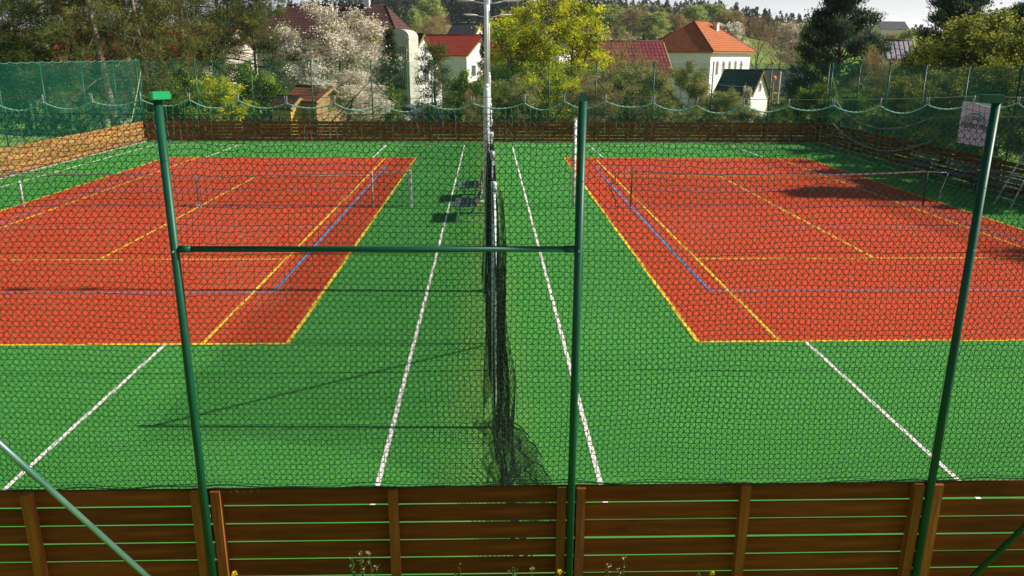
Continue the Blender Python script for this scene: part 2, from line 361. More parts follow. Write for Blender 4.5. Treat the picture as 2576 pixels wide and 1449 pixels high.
# chain link
Wd, Hd = .0563, .0625; z0, z1 = 1.03, 4.035
nz_ = int((z1-z0)/(Hd/2)); nw = int(12.4/(Wd/2))
J = np.arange(nw)[:, None]; Kz = np.arange(nz_+1)[None]
X = -6.2+J*Wd/2+((Kz+J) % 2)*Wd/2
Z = z0+Kz*Hd/2+0*J
X = X+.006*np.sin(Z*2.1+J*.013)+.004*np.sin(Z*5+J*.05); Z = Z+.008*np.sin(X*1.3+1)+.005*np.sin(X*4.1)*(z1-Z)/3
Yy = 5.848+.010*np.sin(X*1.7+Z*1.1)+.006*np.sin(X*5+Z*3)+.0022*np.where(Kz % 2, 1, -1)
P = np.stack([X, Yy, Z], -1)+rng.normal(0, .0009, X.shape+(3,))
mb = MB(); mb.strands(P, (.0031, 0, 0), (0, .0022, 0))
for zz in (1.045, 2.06, 3.02, 4.035):      # tension wires
    xs = np.linspace(-6.2, 6.2, 90); mb.strands(np.stack([xs, np.full_like(xs, 5.85), zz+.008*np.sin(xs*1.3+1)], -1)[None], (0, .0018, 0), (0, 0, .0018), n=5)
mb.build('wire_mesh', M_wire, t, loc=(0, 5.85, 2.5))
# ------------------------------------------------------------------ rope net hung behind it
t = thing('rope_net', 'green knotted rope net hanging in scallops from a cable behind the chain-link fence', 'net', (0, 5.96, 0)); t['_o'] = (0, 5.96, 0)
def cab(x):   # cable height
    z = np.full_like(x, 4.10)
    for a, b_ in zip(PX[:-1], PX[1:]):
        q = (x-a)/(b_-a); i = (q >= 0) & (q <= 1); z = np.where(i, 4.175-.13*q*(1-q), z)
    return z
hk = [-1.455-.345*5, -1.455-.345*4, -1.455-.345*3, -1.455-.345*2, -1.455-.345, -1.455, -1.111, -.768, -.435, -.11, .262, .549, .85, 1.206]
x = 1.206
while x < 6: x += .345+rng.normal(0, .012); hk.append(x)
x = hk[0]
while x > -6: x -= .345+rng.normal(0, .012); hk.insert(0, x)
hk = np.array(hk); hz = cab(hk)-.042+rng.normal(0, .004, len(hk))
def top(x):
    i = np.clip(np.searchsorted(hk, x)-1, 0, len(hk)-2); q = np.clip((x-hk[i])/(hk[i+1]-hk[i]), 0, 1)
    return hz[i]*(1-q)+hz[i+1]*q-.19*q*(1-q)-.012*np.sin(np.pi*q)*np.sin(i*1.7)
xs = np.linspace(-6, 6, 1400); mb = MB(); tw = .0025
mb.strands(np.stack([xs, np.full_like(xs, 5.955), top(xs)], -1)[None], (0, .0042, 0), (0, 0, .0042), n=6)
mb.strands(np.stack([xs, 5.955+.004*np.sin(xs*160), top(xs)+.004*np.cos(xs*160)], -1)[None], (0, .0038, 0), (0, 0, .0038), n=4)
mb.build('edge_rope', M_edge, t, loc=(0, 5.955, 4.1))
mb = MB(); xs2 = np.linspace(-6, 6, 200); mb.strands(np.stack([xs2, np.full_like(xs2, 5.955), cab(xs2)], -1)[None], (0, .0021, 0), (0, 0, .0021), n=5)
mb.build('cable', M_cable, t, loc=(0, 5.955, 4.17))
for x, z in zip(hk, hz):
    mb = MB(); zc = float(cab(np.array([x]))[0]); dx = .012*np.sin(x*9)
    mb.tube([(x+dx-.004, 5.952, zc+.008), (x-.006, 5.95, z), (x+.004, 5.948, z-.008), (x+.006, 5.952, zc+.008)], .0021, 5)
    mb.build('hook', M_hook, t, loc=(x, 5.955, z))
ms = .0453; nv = int(11.9/ms); nh = int(3.06/ms)
gx = -5.95+np.arange(nv+1)*ms; rows = np.arange(nh+1)
def npos(GX, Rw):
    zt = top(GX); zf = 4.062
    k = np.exp(-Rw/7.0); z = zf-Rw*ms*1.0+(zt-zf)*k
    z = z-.012*np.sin(GX*.9+Rw*.05)-.008*np.sin(GX*3.3+Rw*.11)+.004*np.sin(GX*40+Rw*2.3)
    z = np.where(Rw == 0, zt, z)
    x_ = GX+.02*np.sin(GX*.8+.4)*(Rw/nh)*1.2+.010*np.sin(Rw*.25+GX*1.5)+.0035*np.sin(Rw*1.9+GX*60)-.03*(Rw/nh)*np.sin(GX*.35)
    y_ = 5.965+.016*np.sin(GX*2.2+Rw*.08)+.008*np.sin(GX*6+Rw*.2)
    return np.stack([x_, y_, z], -1)
GX, RW = np.meshgrid(gx, rows, indexing='ij')
P = npos(GX, RW.astype(float))+rng.normal(0, .0022, GX.shape+(3,))*(RW[..., None] > 0); P[..., 2] = np.maximum(P[..., 2], .99+.01*np.sin(GX*7))
mb = MB(); mb.strands(P, (.0025, 0, 0), (0, .0025, 0)); mb.strands(P.transpose(1, 0, 2)[1:], (0, .0025, 0), (0, 0, .0025))
mb.build('netting', M_rope, t, loc=(0, 5.96, 2.5))
mb = MB(); xs = np.linspace(-5.9, 5.9, 600); zz = 1.045+.016*np.abs(np.sin(xs*2.4+.6))+.006*np.sin(xs*11); yy = 5.872+.02*np.sin(xs*1.9)
mb.strands(np.stack([xs, yy, zz-.008], -1)[None], (0, .0045, 0), (0, 0, .0045), n=5); mb.strands(np.stack([xs, yy+.02, zz+.012*np.sin(xs*5)], -1)[None], (0, .003, 0), (0, 0, .003), n=4)
mb.build('bottom_rope', M_rope, t, loc=(0, 5.87, 1.1))

# ------------------------------------------------------------------ side and far nets on posts
def net_fence(label, axis, fixed, posts, a0, a1, msz, nm, pr=.03, braces=(), lean=None, htop=4.1, rcord=.0022, zb=1.05):
    t = thing('net_fence', label, 'fence', (0, fixed, 0) if axis == 0 else (fixed, 24, 0)); t['_o'] = tuple(t.location)
    q = (lambda s_, o, z: (s_, fixed+o, z)) if axis == 0 else (lambda s_, o, z: (fixed+o, s_, z))
    for p in posts:
        mb = MB(); mb.tube([q(p, 0, -.1), q(p, 0, htop)], pr, 12); mb.build('post', M_post, t, loc=q(p, 0, 0))
        cb = MB(); cb.box(q(p, 0, htop+.02), (.09, .09, .05)); cb.build('post_cap', M_cap if axis == 0 and p < 13 else M_post, t, loc=q(p, 0, htop))
    for p in braces:
        for s_ in (-1, 1):
            mb = MB(); mb.tube([q(p, .03, 3.15), q(p+s_*2.3, .03, .85)], .026, 10); mb.build('brace', M_post, t, loc=q(p, 0, 3))
    n = int((a1-a0)/msz); S_ = np.linspace(a0, a1, n+1); NZ = 7; zz = np.linspace(zb, htop-.03, NZ)
    mb = MB(); SS, ZZ = np.meshgrid(S_, zz, indexing='ij'); O = .03*np.sin(SS*1.1+ZZ)+.02*np.sin(SS*2.7+ZZ*1.3)
    topd = .05*np.abs(np.sin(SS*np.pi/.75))*(ZZ > htop-.1); P = np.stack([SS, fixed+.05+O, ZZ-topd], -1) if axis == 0 else np.stack([fixed-np.sign(fixed)*.05+O, SS, ZZ-topd], -1)
    e = (rcord, 0, 0) if axis == 0 else (0, rcord, 0); e2 = (0, rcord, 0) if axis == 0 else (rcord, 0, 0)
    mb.strands(P, e, e2)
    m_ = int((htop-.08-zb)/msz); H_ = np.linspace(zb, htop-.08, m_+1); S2 = np.linspace(a0, a1, 140); HH, SS = np.meshgrid(H_, S2, indexing='ij')
    O = .03*np.sin(SS*1.1+HH)+.02*np.sin(SS*2.7+HH*1.3); sg = -.012*np.abs(np.sin(SS*np.pi/3))
    P = np.stack([SS, fixed+.05+O, HH+sg], -1) if axis == 0 else np.stack([fixed-np.sign(fixed)*.05+O, SS, HH+sg], -1)
    mb.strands(P, e2, (0, 0, rcord))
    mb.build('netting', nm, t, loc=q((a0+a1)/2, 0, 2.5))
    xs = np.linspace(a0, a1, 600); zt = htop-.02-.05*np.abs(np.sin(xs*np.pi/.75))
    P = np.stack([xs, np.full_like(xs, fixed+.05), zt], -1) if axis == 0 else np.stack([np.full_like(xs, fixed-np.sign(fixed)*.05), xs, zt], -1)
    eb = MB(); eb.strands(P[None], (0, .006, 0) if axis == 0 else (.006, 0, 0), (0, 0, .006), n=4); eb.build('edge_rope', M_edge if fixed < 0 else M_rope, t, loc=q((a0+a1)/2, 0, htop))
    return t
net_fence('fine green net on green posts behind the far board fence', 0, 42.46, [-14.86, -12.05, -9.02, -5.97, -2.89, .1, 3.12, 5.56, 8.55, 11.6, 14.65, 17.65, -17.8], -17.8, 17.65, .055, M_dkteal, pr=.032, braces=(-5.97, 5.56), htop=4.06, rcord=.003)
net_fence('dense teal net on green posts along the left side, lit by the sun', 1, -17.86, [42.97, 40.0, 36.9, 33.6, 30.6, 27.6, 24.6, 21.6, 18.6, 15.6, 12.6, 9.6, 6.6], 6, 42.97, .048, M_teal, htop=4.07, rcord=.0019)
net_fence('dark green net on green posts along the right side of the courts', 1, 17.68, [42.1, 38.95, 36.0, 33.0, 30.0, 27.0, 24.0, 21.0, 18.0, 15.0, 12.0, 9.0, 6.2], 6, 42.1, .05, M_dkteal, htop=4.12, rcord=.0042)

# ------------------------------------------------------------------ dividing curtain net between the courts
t = thing('divider_net', 'dark dividing net on steel posts running away between the two courts', 'net', (0.05, 24, 0)); t['_o'] = (.05, 24, 0)
dposts = [9.05+2.99*k for k in range(12)]
for k, y in enumerate(dposts):
    mb = MB(); mb.tube([(.06, y, -.05), (.06, y, 3.02)], .029, 12); mb.tube([(.06, y, 2.95), (.06, y, 3.06)], .034, 12); mb.build('post', M_galv, t, loc=(.06, y, 0))
mb = MB(); mb.tube([(.03, 9.05, 2.95), (.03, 11.95, .08)], .022, 10); mb.build('brace', M_post, t, loc=(.03, 9.05, 2.95))
mb = MB(); mb.tube([(.06, 9.05, 3.03), (.06, 42, 3.03)], .0025, 6); mb.build('cable', M_cable, t, loc=(.06, 24, 3.03))
mb = MB(); mm = .05
for lay, (x0, am, ph) in enumerate(((-.06, .022, 0.), (.05, .03, 1.2), (.14, .05, 2.7))):
    y0, y1 = (9.3 if lay == 0 else 8.6), 42; n = int((y1-y0)/.07); yy = np.linspace(y0, y1, n+1)
    def xw(Y, Z): 
        w = (1-Z/3.05)
        return x0*(.35+.65*w)+.02+am*np.sin(Y*1.9+ph+Z*.6)*(.3+.7*w)+.03*np.sin(Y*5.1+ph*2+Z*2.0)*(.2+w)+.05*w*np.sin(Y*.7+ph)
    zz = np.linspace(.01, 3.0, 12); YY, ZZ = np.meshgrid(yy, zz, indexing='ij')
    ZS = ZZ-.05*np.abs(np.sin((YY-9.05)*np.pi/1.5))*(ZZ/3); P = np.stack([xw(YY, ZZ), YY+.03*np.sin(ZZ*3+YY), ZS], -1); mb.strands(P, (0, .0017, 0), (.0034, 0, 0))
    zz = np.arange(.03, 3.0, .055); y2 = np.linspace(y0, y1, 200); ZZ, YY = np.meshgrid(zz, y2, indexing='ij')
    ZS = ZZ-.05*np.abs(np.sin((YY-9.05)*np.pi/1.5))*(ZZ/3); P = np.stack([xw(YY, ZZ), YY, ZS], -1); mb.strands(P, (.0034, 0, 0), (0, 0, .0016))
mb.build('netting', M_black, t, loc=(.05, 24, 1.5))
# loose bunch of netting spilling over the turf at the near end
mb = MB()
for lay in range(2):
    nu, nv_ = 24, 46; U, V_ = np.meshgrid(np.linspace(0, 1, nu), np.linspace(0, 1, nv_), indexing='ij')
    Y = 9.25-V_*2.35; wd = .12+.30*sstep(.05, .2, V_)+.33*V_+.03*np.sin(V_*19+lay)
    off = .05+.13*V_
    X = off+U*wd*(.72+.09*lay)+.022*np.sin(V_*31+U*7+lay*2)+.012*np.sin(U*23+lay)
    Zb = .035+.05*lay*(1-U)+.05*np.exp(-((U-.12-.1*np.sin(V_*4))/.16)**2)*(1+.5*np.sin(V_*14+lay))+.03*np.abs(np.sin(U*11+V_*9+lay*1.3))
    P = np.stack([X, Y+.03*np.sin(U*9+lay), Zb], -1); mb.strands(P, (.002, 0, 0), (0, 0, .002)); mb.strands(P.transpose(1, 0, 2), (0, .002, 0), (0, 0, .002))
U1 = np.linspace(0, 1, 70); Y1 = 9.25-U1*2.35; w1 = .12+.30*sstep(.05, .2, U1)+.33*U1+.03*np.sin(U1*19); X1 = .05+.13*U1+w1*.76+.022*np.sin(U1*31+7)+.02*np.sin(U1*57)
mb.strands(np.stack([X1, Y1, .06+.04*np.abs(np.sin(U1*13))], -1)[None], (.007, 0, 0), (0, 0, .007), n=5)
# low hanging end of the curtain between the first post and the board fence
yy = np.arange(6.15, 9.1, .06); zz = np.linspace(0.02, 1, 12); YY, ZZ = np.meshgrid(yy, zz, indexing='ij'); HT = .25+2.7*np.clip((YY-6.1)/2.95, 0, 1)**4
for lay in range(3):
    XX = .08+.05*lay+.05*np.sin(YY*3+lay)+.16*(9.05-YY)/2.9*(1-.3*ZZ)+.03*np.sin(YY*9+ZZ*3)
    Q = np.stack([XX, YY, HT*ZZ], -1); mb.strands(Q, (0, .0016, 0), (.003, 0, 0)); mb.strands(Q.transpose(1, 0, 2), (.003, 0, 0), (0, 0, .0016))
mb.build('loose_netting', M_black, t, loc=(.3, 8, 0))

# ------------------------------------------------------------------ light poles
def make_pole(y, label):
    t = thing('light_pole', label, 'light pole', (-.035, y, 0), group='light poles between the courts')
    mb = MB(); mb.tube([(0, 0, -.05), (0, 0, 3.8), (0, 0, 3.86)], .058, 20); mb.tube([(0, 0, 3.86), (0, 0, 3.93)], [.056, .041], 20); mb.tube([(0, 0, 3.9), (0, 0, 6.25)], .040, 18)
    mb.tube([(0, 0, 0.02), (0, 0, .05)], .11, 16); mb.build('mast', M_galv, t)
    for s in (-1, 1):
        mb = MB(); mb.tube([(s*.035, 0, 5.81), (s*.25, 0, 5.835), (s*.45, 0, 5.88)], .019, 10); mb.build('arm', M_galv, t)
        lm = MB(); K = 12; q = np.linspace(0, 1, K); prof = np.interp(q, [0, .08, .2, .45, .9, 1], [.03, .045, .07, .075, .045, .012])
        th = np.linspace(0, 2*np.pi, 14, endpoint=False)
        V = [((s*(.40+q[i_]*.56)), prof[i_]*1.35*math.cos(a), 5.885+.03*q[i_]+prof[i_]*.42*math.sin(a)) for i_ in range(K) for a in th]
        f = [[i_*14+j_, i_*14+(j_+1) % 14, (i_+1)*14+(j_+1) % 14, (i_+1)*14+j_] for i_ in range(K-1) for j_ in range(14)]
        lm.add(V, f, 0, True); lm.build('lamp_head', M_white, t)
        gl = MB(); gl.box((s*.70, 0, 5.868), (.34, .11, .012)); gl.build('lamp_glass', M_galv, t)
    return t
p0 = make_pole(14.98, 'nearest grey light pole standing in the dividing net, its lamps above the picture')
dup(p0, (.012, 24.0, 0), 0, 'light pole second from the camera, its lamp pair at the top edge of the picture', group='light poles between the courts')
dup(p0, (.0, 33.0, 0), 0, 'light pole third from the camera, showing the smaller lower pair of lamp heads', group='light poles between the courts')

# ------------------------------------------------------------------ tennis nets
def tnet(label, xa, xb, y, h, posts, sticks, band, full=True, net=M_black):
    t = thing('tennis_net', label, 'tennis net', ((xa+xb)/2, y, 0)); t['_o'] = ((xa+xb)/2, y, 0)
    sag = lambda x: h-.12*(1-((x-(xa+xb)/2)/((xb-xa)/2))**2)
    for (px, pw, ph, pm) in posts:
        mb = MB(); mb.box((px, y, ph/2), (pw, pw, ph)); mb.box((px, y, ph+.012), (pw*1.25, pw*1.25, .024)); mb.build('post', pm, t, loc=(px, y, 0))
    for (px, ph, pm) in sticks:
        mb = MB(); mb.tube([(px, y-.03, 0), (px, y-.03, ph)], .02, 10); mb.build('singles_stick', pm, t, loc=(px, y, 0))
    xs = np.linspace(xa, xb, 120); mb = MB(); P = []
    zt = sag(xs)
    mb.add(np.concatenate([np.stack([xs, np.full_like(xs, y+o), zt+dz], -1) for o, dz in ((-.006, 0), (-.006, -.04), (.006, -.04), (.006, 0))]), np.concatenate([[[a_*120+i_, a_*120+i_+1, ((a_+1) % 4)*120+i_+1, ((a_+1) % 4)*120+i_] for i_ in range(119)] for a_ in range(4)]))
    mb.build('top_band', band, t, loc=((xa+xb)/2, y, h))
    ms_ = .05; gx = np.arange(xa, xb, ms_); zz = np.linspace(0, 1, 10); GX_, ZZ = np.meshgrid(gx, zz, indexing='ij'); mb = MB()
    zlow = .035
    P = np.stack([GX_+.006*np.sin(ZZ*9), y+.035*np.sin(GX_*1.7)*np.sin(ZZ*3.1), zlow+(sag(GX_)-.05-zlow)*ZZ], -1); mb.strands(P, (.0019, 0, 0), (0, .0019, 0))
    zz = np.arange(0, 1.001, ms_/(h-.1)); ZZ, GX_ = np.meshgrid(zz, xs, indexing='ij')
    P = np.stack([GX_, y+.035*np.sin(GX_*1.7)*np.sin(ZZ*3.1), zlow+(sag(GX_)-.05-zlow)*ZZ], -1); mb.strands(P, (0, .0019, 0), (0, 0, .0019))
    mb.build('netting', net, t, loc=((xa+xb)/2, y, h/2))
    if full:
        cx = XL-5.485 if xa < 0 else XR+5.485
        mb = MB(); mb.box((cx, y-.01, .46), (.05, .01, .93)); mb.box((cx, y-.04, .03), (.16, .08, .06)); mb.build('centre_strap', M_whiteband, t, loc=(cx, y, 0))
    return t
tnet('tennis net across the left court, white post at its right end', -15.06, -2.42, 23.93, 1.07, [(-2.35, .09, 1.08, M_white), (-15.1, .09, 1.08, M_white)], [(-3.47, 1.05, M_whiteband), (-13.8, .78, M_white)], M_whiteband)
tr = tnet('low net across the right court on thin dark posts', 4.31, 13.31, 23.93, 1.11, [], [(4.31, 1.13, M_dark), (13.31, 1.12, M_dark)], M_whiteband, full=False, net=mat('brown_netting', (.10, .03, .02), rough=.8))
mb = MB(); mb.tube([(4.31, 23.9, 1.11), (4.0, 23.9, 1.05), (3.76, 23.9, 1.03)], .012, 6); mb.tube([(13.31, 23.9, 1.11), (13.6, 23.9, 1.07), (13.9, 23.9, 1.06)], .012, 6); mb.tube([(13.95, 23.9, 1.04), (13.8, 23.9, .5), (13.85, 23.95, .02)], .010, 6); mb.build('loose_band_end', M_whiteband, tr, loc=(4, 23.9, 1))
mb = MB(); mb.tube([(3.78, 23.9, 1.03), (3.82, 23.9, .8), (3.62, 23.9, .62), (3.75, 23.9, .4), (3.86, 23.9, .2), (3.83, 23.9, .02), (3.95, 23.85, .02)], .016, 7); mb.build('hanging_cord', M_dark, tr, loc=(3.8, 23.9, .5))
tag_o = thing('volleyball_post', 'tall white volleyball post beside the right court, half hidden by the middle green post', 'post', (2.55, 23.9, 0)); tag_o['_o'] = (2.55, 23.9, 0)
mb = MB(); mb.tube([(2.555, 23.9, 0), (2.555, 23.9, 2.62)], .052, 16); mb.build('mast', M_white, tag_o, loc=(2.55, 23.9, 0)); mb = MB(); mb.tube([(2.555, 23.9, 2.62), (2.555, 23.9, 2.65)], .055, 14); mb.box((2.50, 23.87, .9), (.06, .05, .1)); mb.build('winch', M_galv, tag_o, loc=(2.55, 23.9, 0))

# ------------------------------------------------------------------ players' benches beside the divider
def bench(label, x, y, w=1.35):
    t = thing('court_bench', label, 'bench', (x, y, 0), group='benches beside the dividing net')
    for k in range(4):
        mb = MB(); mb.box((-.27+k*.115, 0, .455), (.10, w, .028)); mb.build('seat_slat', M_greyb, t)
    for k in range(2):
        mb = MB(); mb.box((.20+k*.10, 0, .458), (.085, w, .03)); mb.build('seat_slat', M_tan, t)
    for k in range(3):
        mb = MB(); mb.box((.33+.045*k, 0, .56+.13*k), (.025, w, .10)); mb.build('backrest_slat', M_whiteband if k == 2 else M_dark, t)
    for s in (-1, 1):
        mb = MB(); yy = s*(w/2-.06)
        mb.tube([(-.38, yy, .02), (.55, yy, .02)], .018, 8); mb.tube([(-.2, yy, .02), (-.2, yy, .44)], .016, 8); mb.tube([(.12, yy, .02), (.30, yy, .44), (.46, yy, .92)], .016, 8); mb.tube([(-.28, yy, .43), (.32, yy, .43)], .016, 8)
        mb.build('frame', M_galv if s < 0 else M_dark, t)
    return t
b0 = bench('grey slatted bench beside the dividing net, the nearer of two', -.62, 22.25)
dup(b0, (-.58, 25.4, 0), 0, 'grey slatted bench beside the dividing net, the farther of two', group='benches beside the dividing net')

# ------------------------------------------------------------------ right side furniture
t = thing('umpire_chair', 'white ladder-like umpire chair at the right edge of the picture', 'chair', (15.68, 23.77, 0)); t['_o'] = (15.68, 23.77, 0)
for yy in (24.16, 23.37):
    yc = 23.77+(yy-23.77)*.75
    mb = MB(); mb.tube([(15.68, yy, 0), (16.36, yc, 1.8)], .022, 8); mb.build('rail', M_white, t, loc=(15.68, yy, 0))
    mb = MB(); mb.tube([(17.1, yy, 0), (16.95, yc, 1.8), (16.98, yc, 2.3)], .022, 8); mb.build('leg', M_white, t, loc=(17.1, yy, 0))
for k in range(5):
    q = .16+k*.19; x = 15.68+.68*q; hw = .395*(1-.25*q)
    mb = MB(); mb.box((x+.02, 23.77, 1.8*q), (.06, hw*2, .02)); mb.build('rung', M_white, t, loc=(x, 23.77, 1.8*q))
mb = MB(); mb.box((16.65, 23.77, 1.82), (.6, .6, .04)); mb.build('seat', M_white, t, loc=(16.65, 23.77, 1.82))
mb = MB(); mb.box((16.96, 23.77, 2.15), (.03, .55, .35)); mb.build('backrest', M_white, t, loc=(16.96, 23.77, 2.15))
def plain_bench(label, x, y):
    t = thing('dark_bench', label, 'bench', (x, y, 0), group='benches along the right fence')
    for k in range(3): mb = MB(); mb.box((-.14+.14*k, 0, .46), (.12, 1.9, .03)); mb.build('seat_slat', M_greyb, t)
    for k in range(2): mb = MB(); mb.box((.22+.02*k, 0, .62+.16*k), (.028, 1.9, .11)); mb.build('backrest_slat', M_greyb, t)
    for s in (-1, 1): mb = MB(); mb.tube([(-.18, s*.75, 0), (-.15, s*.75, .44), (.2, s*.75, .44), (.28, s*.75, .88)], .02, 8); mb.tube([(.22, s*.75, 0), (.18, s*.75, .44)], .02, 8); mb.build('leg', M_dark, t)
    return t
q0 = plain_bench('dark slatted bench by the right fence, nearest the umpire chair', 16.6, 25.7)
dup(q0, (16.6, 28.1, 0), R(2), 'dark slatted bench by the right fence, below the white banner', group='benches along the right fence')
dup(q0, (16.65, 30.6, 0), R(-3), 'dark slatted bench by the right fence, farthest from the camera', group='benches along the right fence')
# banner
t = thing('banner', 'white banner reading PLZEŇSKÝ KRAJ hung on the right net', 'banner', (17.4, 28.6, 2.1)); t['_o'] = (17.4, 28.6, 2.1)
M_ban = mat('banner_cloth', (.74, .73, .78), (.80, .79, .83), scale=1, rough=.7)
mb = MB(); nU = 12; U, V_ = np.meshgrid(np.linspace(0, 1, nU), np.linspace(0, 1, nU), indexing='ij'); Yb = 29.6-U*1.9; Zb = 1.38+V_*1.49; Xb = 17.40+.02*np.sin(U*5)*np.sin(V_*3)
P = np.stack([Xb, Yb, Zb], -1); P2 = P+np.array([.006, 0, 0]); a = np.array([[i_*nU+j_, (i_+1)*nU+j_, (i_+1)*nU+j_+1, i_*nU+j_+1] for i_ in range(nU-1) for j_ in range(nU-1)])
mb.add(P.reshape(-1, 3), a, 0, True); mb.add(P2.reshape(-1, 3), a[:, ::-1], 0, True); mb.build('cloth', M_ban, t, loc=(17.4, 28.6, 2.1))
M_ink = mat('dark_print', (.02, .025, .05), rough=.6); M_sw = mat('teal_print', (.03, .35, .42), rough=.6); M_sw2 = mat('blue_grey_print', (.10, .20, .25), rough=.6)
tc_ = bpy.data.curves.new('text', 'FONT'); tc_.body = 'PLZEŇSKÝ KRAJ'; tc_.size = .265; tc_.align_x = 'CENTER'; tc_.extrude = .002
to = bpy.data.objects.new('text', tc_); COL.objects.link(to); bpy.context.view_layer.update()
tm = bpy.data.meshes.new_from_object(to.evaluated_get(bpy.context.evaluated_depsgraph_get())); bpy.data.objects.remove(to)
tm.materials.clear(); tm.materials.append(M_ink); o = place('lettering', tm, t, loc=(17.365, 28.66, 1.96)); o.rotation_euler = (R(90), 0, R(-90)); o.scale = (.88, 1, 1)
for k, (r_, m_) in enumerate(((.92, M_sw2), (.80, M_sw), (.70, M_sw))):
    mb = MB(); th = np.linspace(R(38), R(142), 24); r2 = r_-.045
    V = [(17.368, 28.65-r_*1.05*math.cos(a_), 1.72+r_*.85*math.sin(a_)) for a_ in th]+[(17.368, 28.65-r2*1.05*math.cos(a_), 1.72+(r_-.05*math.sin((a_-R(38))/R(104)*math.pi))*.85*math.sin(a_)) for a_ in th]
    mb.add(V, [[i_, i_+1, 24+i_+1, 24+i_] for i_ in range(23)]); mb.build('logo_arc', m_, t, loc=(17.37, 28.65, 2.3))
for yy in (28.35, 28.1):
    mb = MB(); mb.box((17.368, yy, 2.36), (.003, .035, .28)); mb.build('logo_stroke', M_sw, t, loc=(17.37, yy, 2.3))
# sagging tubes and corner ropes
M_tubeg = mat('grey_hose', (.36, .34, .35), rough=.6)
def curve_thing(name, label, cat, pts, r, m_):
    P = np.array(pts); tt = np.linspace(0, len(P)-1, 6*(len(P)-1)+1); Q = np.stack([np.interp(tt, range(len(P)), P[:, k]) for k in range(3)], -1)
    for _ in range(4): Q[1:-1] = (Q[:-2]+Q[1:-1]*2+Q[2:])/4
    mb = MB(); mb.tube(Q, r, 7); return tag(mb.build(name, m_, loc=tuple(P[0])), label, cat)
s_ = 1/1.5528
curve_thing('sagging_hose', 'upper grey hose sagging along the right net', 'hose', [atX(a*s_, b*s_, 17.35) for a, b in ((3265, 395), (3300, 440), (3360, 482), (3440, 505), (3540, 497), (3640, 460))], .03, M_tubeg)
curve_thing('sagging_hose', 'lower grey hose sagging in front of the right board fence', 'hose', [atX(a*s_, b*s_, 17.3) for a, b in ((3250, 480), (3295, 525), (3360, 565), (3440, 590), (3520, 588), (3640, 552))], .03, M_tubeg)
M_yrope = mat('yellow_green_rope', (.30, .40, .12), (.5, .5, .4), scale=30, rough=.7)
curve_thing('corner_rope', 'yellow-green rope slanting down from the far right net corner', 'rope', [atY(a*s_, b*s_, 41.9) for a, b in ((3252, 300), (3265, 350), (3278, 430), (3289, 505))], .018, M_yrope)
curve_thing('corner_rope', 'pale rope slanting down from the far left net corner', 'rope', [atX(a*s_, b*s_, -17.7) for a, b in ((549, 280), (538, 350), (524, 420), (512, 481))], .016, M_yrope)
for k, (a, b) in enumerate(((3288, 507), (3289, 522), (3291, 537), (3293, 552))):
    p = atY(a*s_, b*s_, 41.9); mb = MB(); mb.tube([p-np.array([0, 0, .05]), p, p+np.array([0, 0, .05])], [.05, .045, .005], 8)
    tag(mb.build('rope_float', M_white, loc=tuple(p)), ('topmost', 'second', 'third', 'lowest')[k]+' small white float on the rope at the far right corner', 'float', 'floats on the corner rope')

# ------------------------------------------------------------------ vegetation
def leafm(name, c, var=.35, tr=.35, lb=1.):
    c = np.array(c)*np.array([1.95, 1.85, 1.5])*lb; return mat(name, tuple(c*(1-var)), tuple(np.minimum(c*(1+var), 1)), scale=.9, rough=.65, trans=tr, spec=.15, detail=3)
M_bark = mat('brown_bark', (.09, .055, .035), (.17, .115, .08), scale=7, rough=.95, bump=.5, stretch=(1, 1, .25))
M_pbark = mat('pale_pine_bark', (.20, .14, .10), (.50, .38, .28), scale=5, rough=.95, bump=.6, stretch=(1, 1, .3), c3=(.28, .2, .15))
M_limb = mat('dark_limb_bark', (.06, .04, .028), (.14, .10, .07), scale=5, rough=.95)
M_ybark = mat('lichen_yellow_bark', (.34, .22, .05), (.50, .36, .10), scale=5, rough=.95, bump=.4, stretch=(1, 1, .3))
L_pine = [leafm('pine_needles_dark', (.024, .042, .013)), leafm('pine_needles', (.058, .076, .022)), leafm('pine_needles_light', (.115, .125, .036))]
L_blue = [leafm('blue_pine_dark', (.012, .028, .020)), leafm('blue_pine', (.028, .052, .032)), leafm('blue_pine_light', (.085, .12, .05))]
L_dead = [leafm('dead_twigs', (.09, .058, .028)), leafm('dead_needles', (.13, .078, .028))]
L_spruce = [leafm('spruce_dark', (.012, .026, .011)), leafm('spruce_mid', (.028, .05, .018)), leafm('spruce_tip', (.06, .09, .03))]
L_blos = [leafm('blossom_white', (.42, .41, .46), .10), leafm('blossom_cream', (.41, .40, .36), .10), leafm('young_bronze_leaf', (.16, .15, .06)), leafm('blossom_twig', (.10, .08, .05))]
L_yel = [leafm('spring_leaf_yellow', (.38, .38, .02), .25), leafm('spring_leaf_green', (.25, .30, .03)), leafm('spring_leaf_dark', (.07, .10, .02))]  # yellow, green and darker leaf tones, picked at random per clump
L_bud = [leafm('budding_olive', (.15, .15, .065)), leafm('budding_grey', (.20, .18, .11)), leafm('budding_green', (.13, .18, .045))]
L_grn = [leafm('shrub_green', (.085, .15, .022)), leafm('shrub_light', (.19, .25, .035)), leafm('shrub_dark', (.022, .042, .011))]
L_yshr = [leafm('hedge_yellow', (.20, .215, .03)), leafm('hedge_olive', (.10, .13, .026)), leafm('hedge_dark', (.035, .05, .015))]
L_twig = [leafm('bare_twigs', (.17, .115, .07)), leafm('bare_twigs_grey', (.14, .12, .10)), leafm('bare_twigs_tan', (.24, .17, .10))]
L_birch = [leafm('birch_green', (.20, .25, .07)), leafm('birch_pale', (.26, .30, .12)), leafm('birch_dark', (.11, .14, .05))]  # mid, pale and darker leaf tones, mixed at random over the clumps
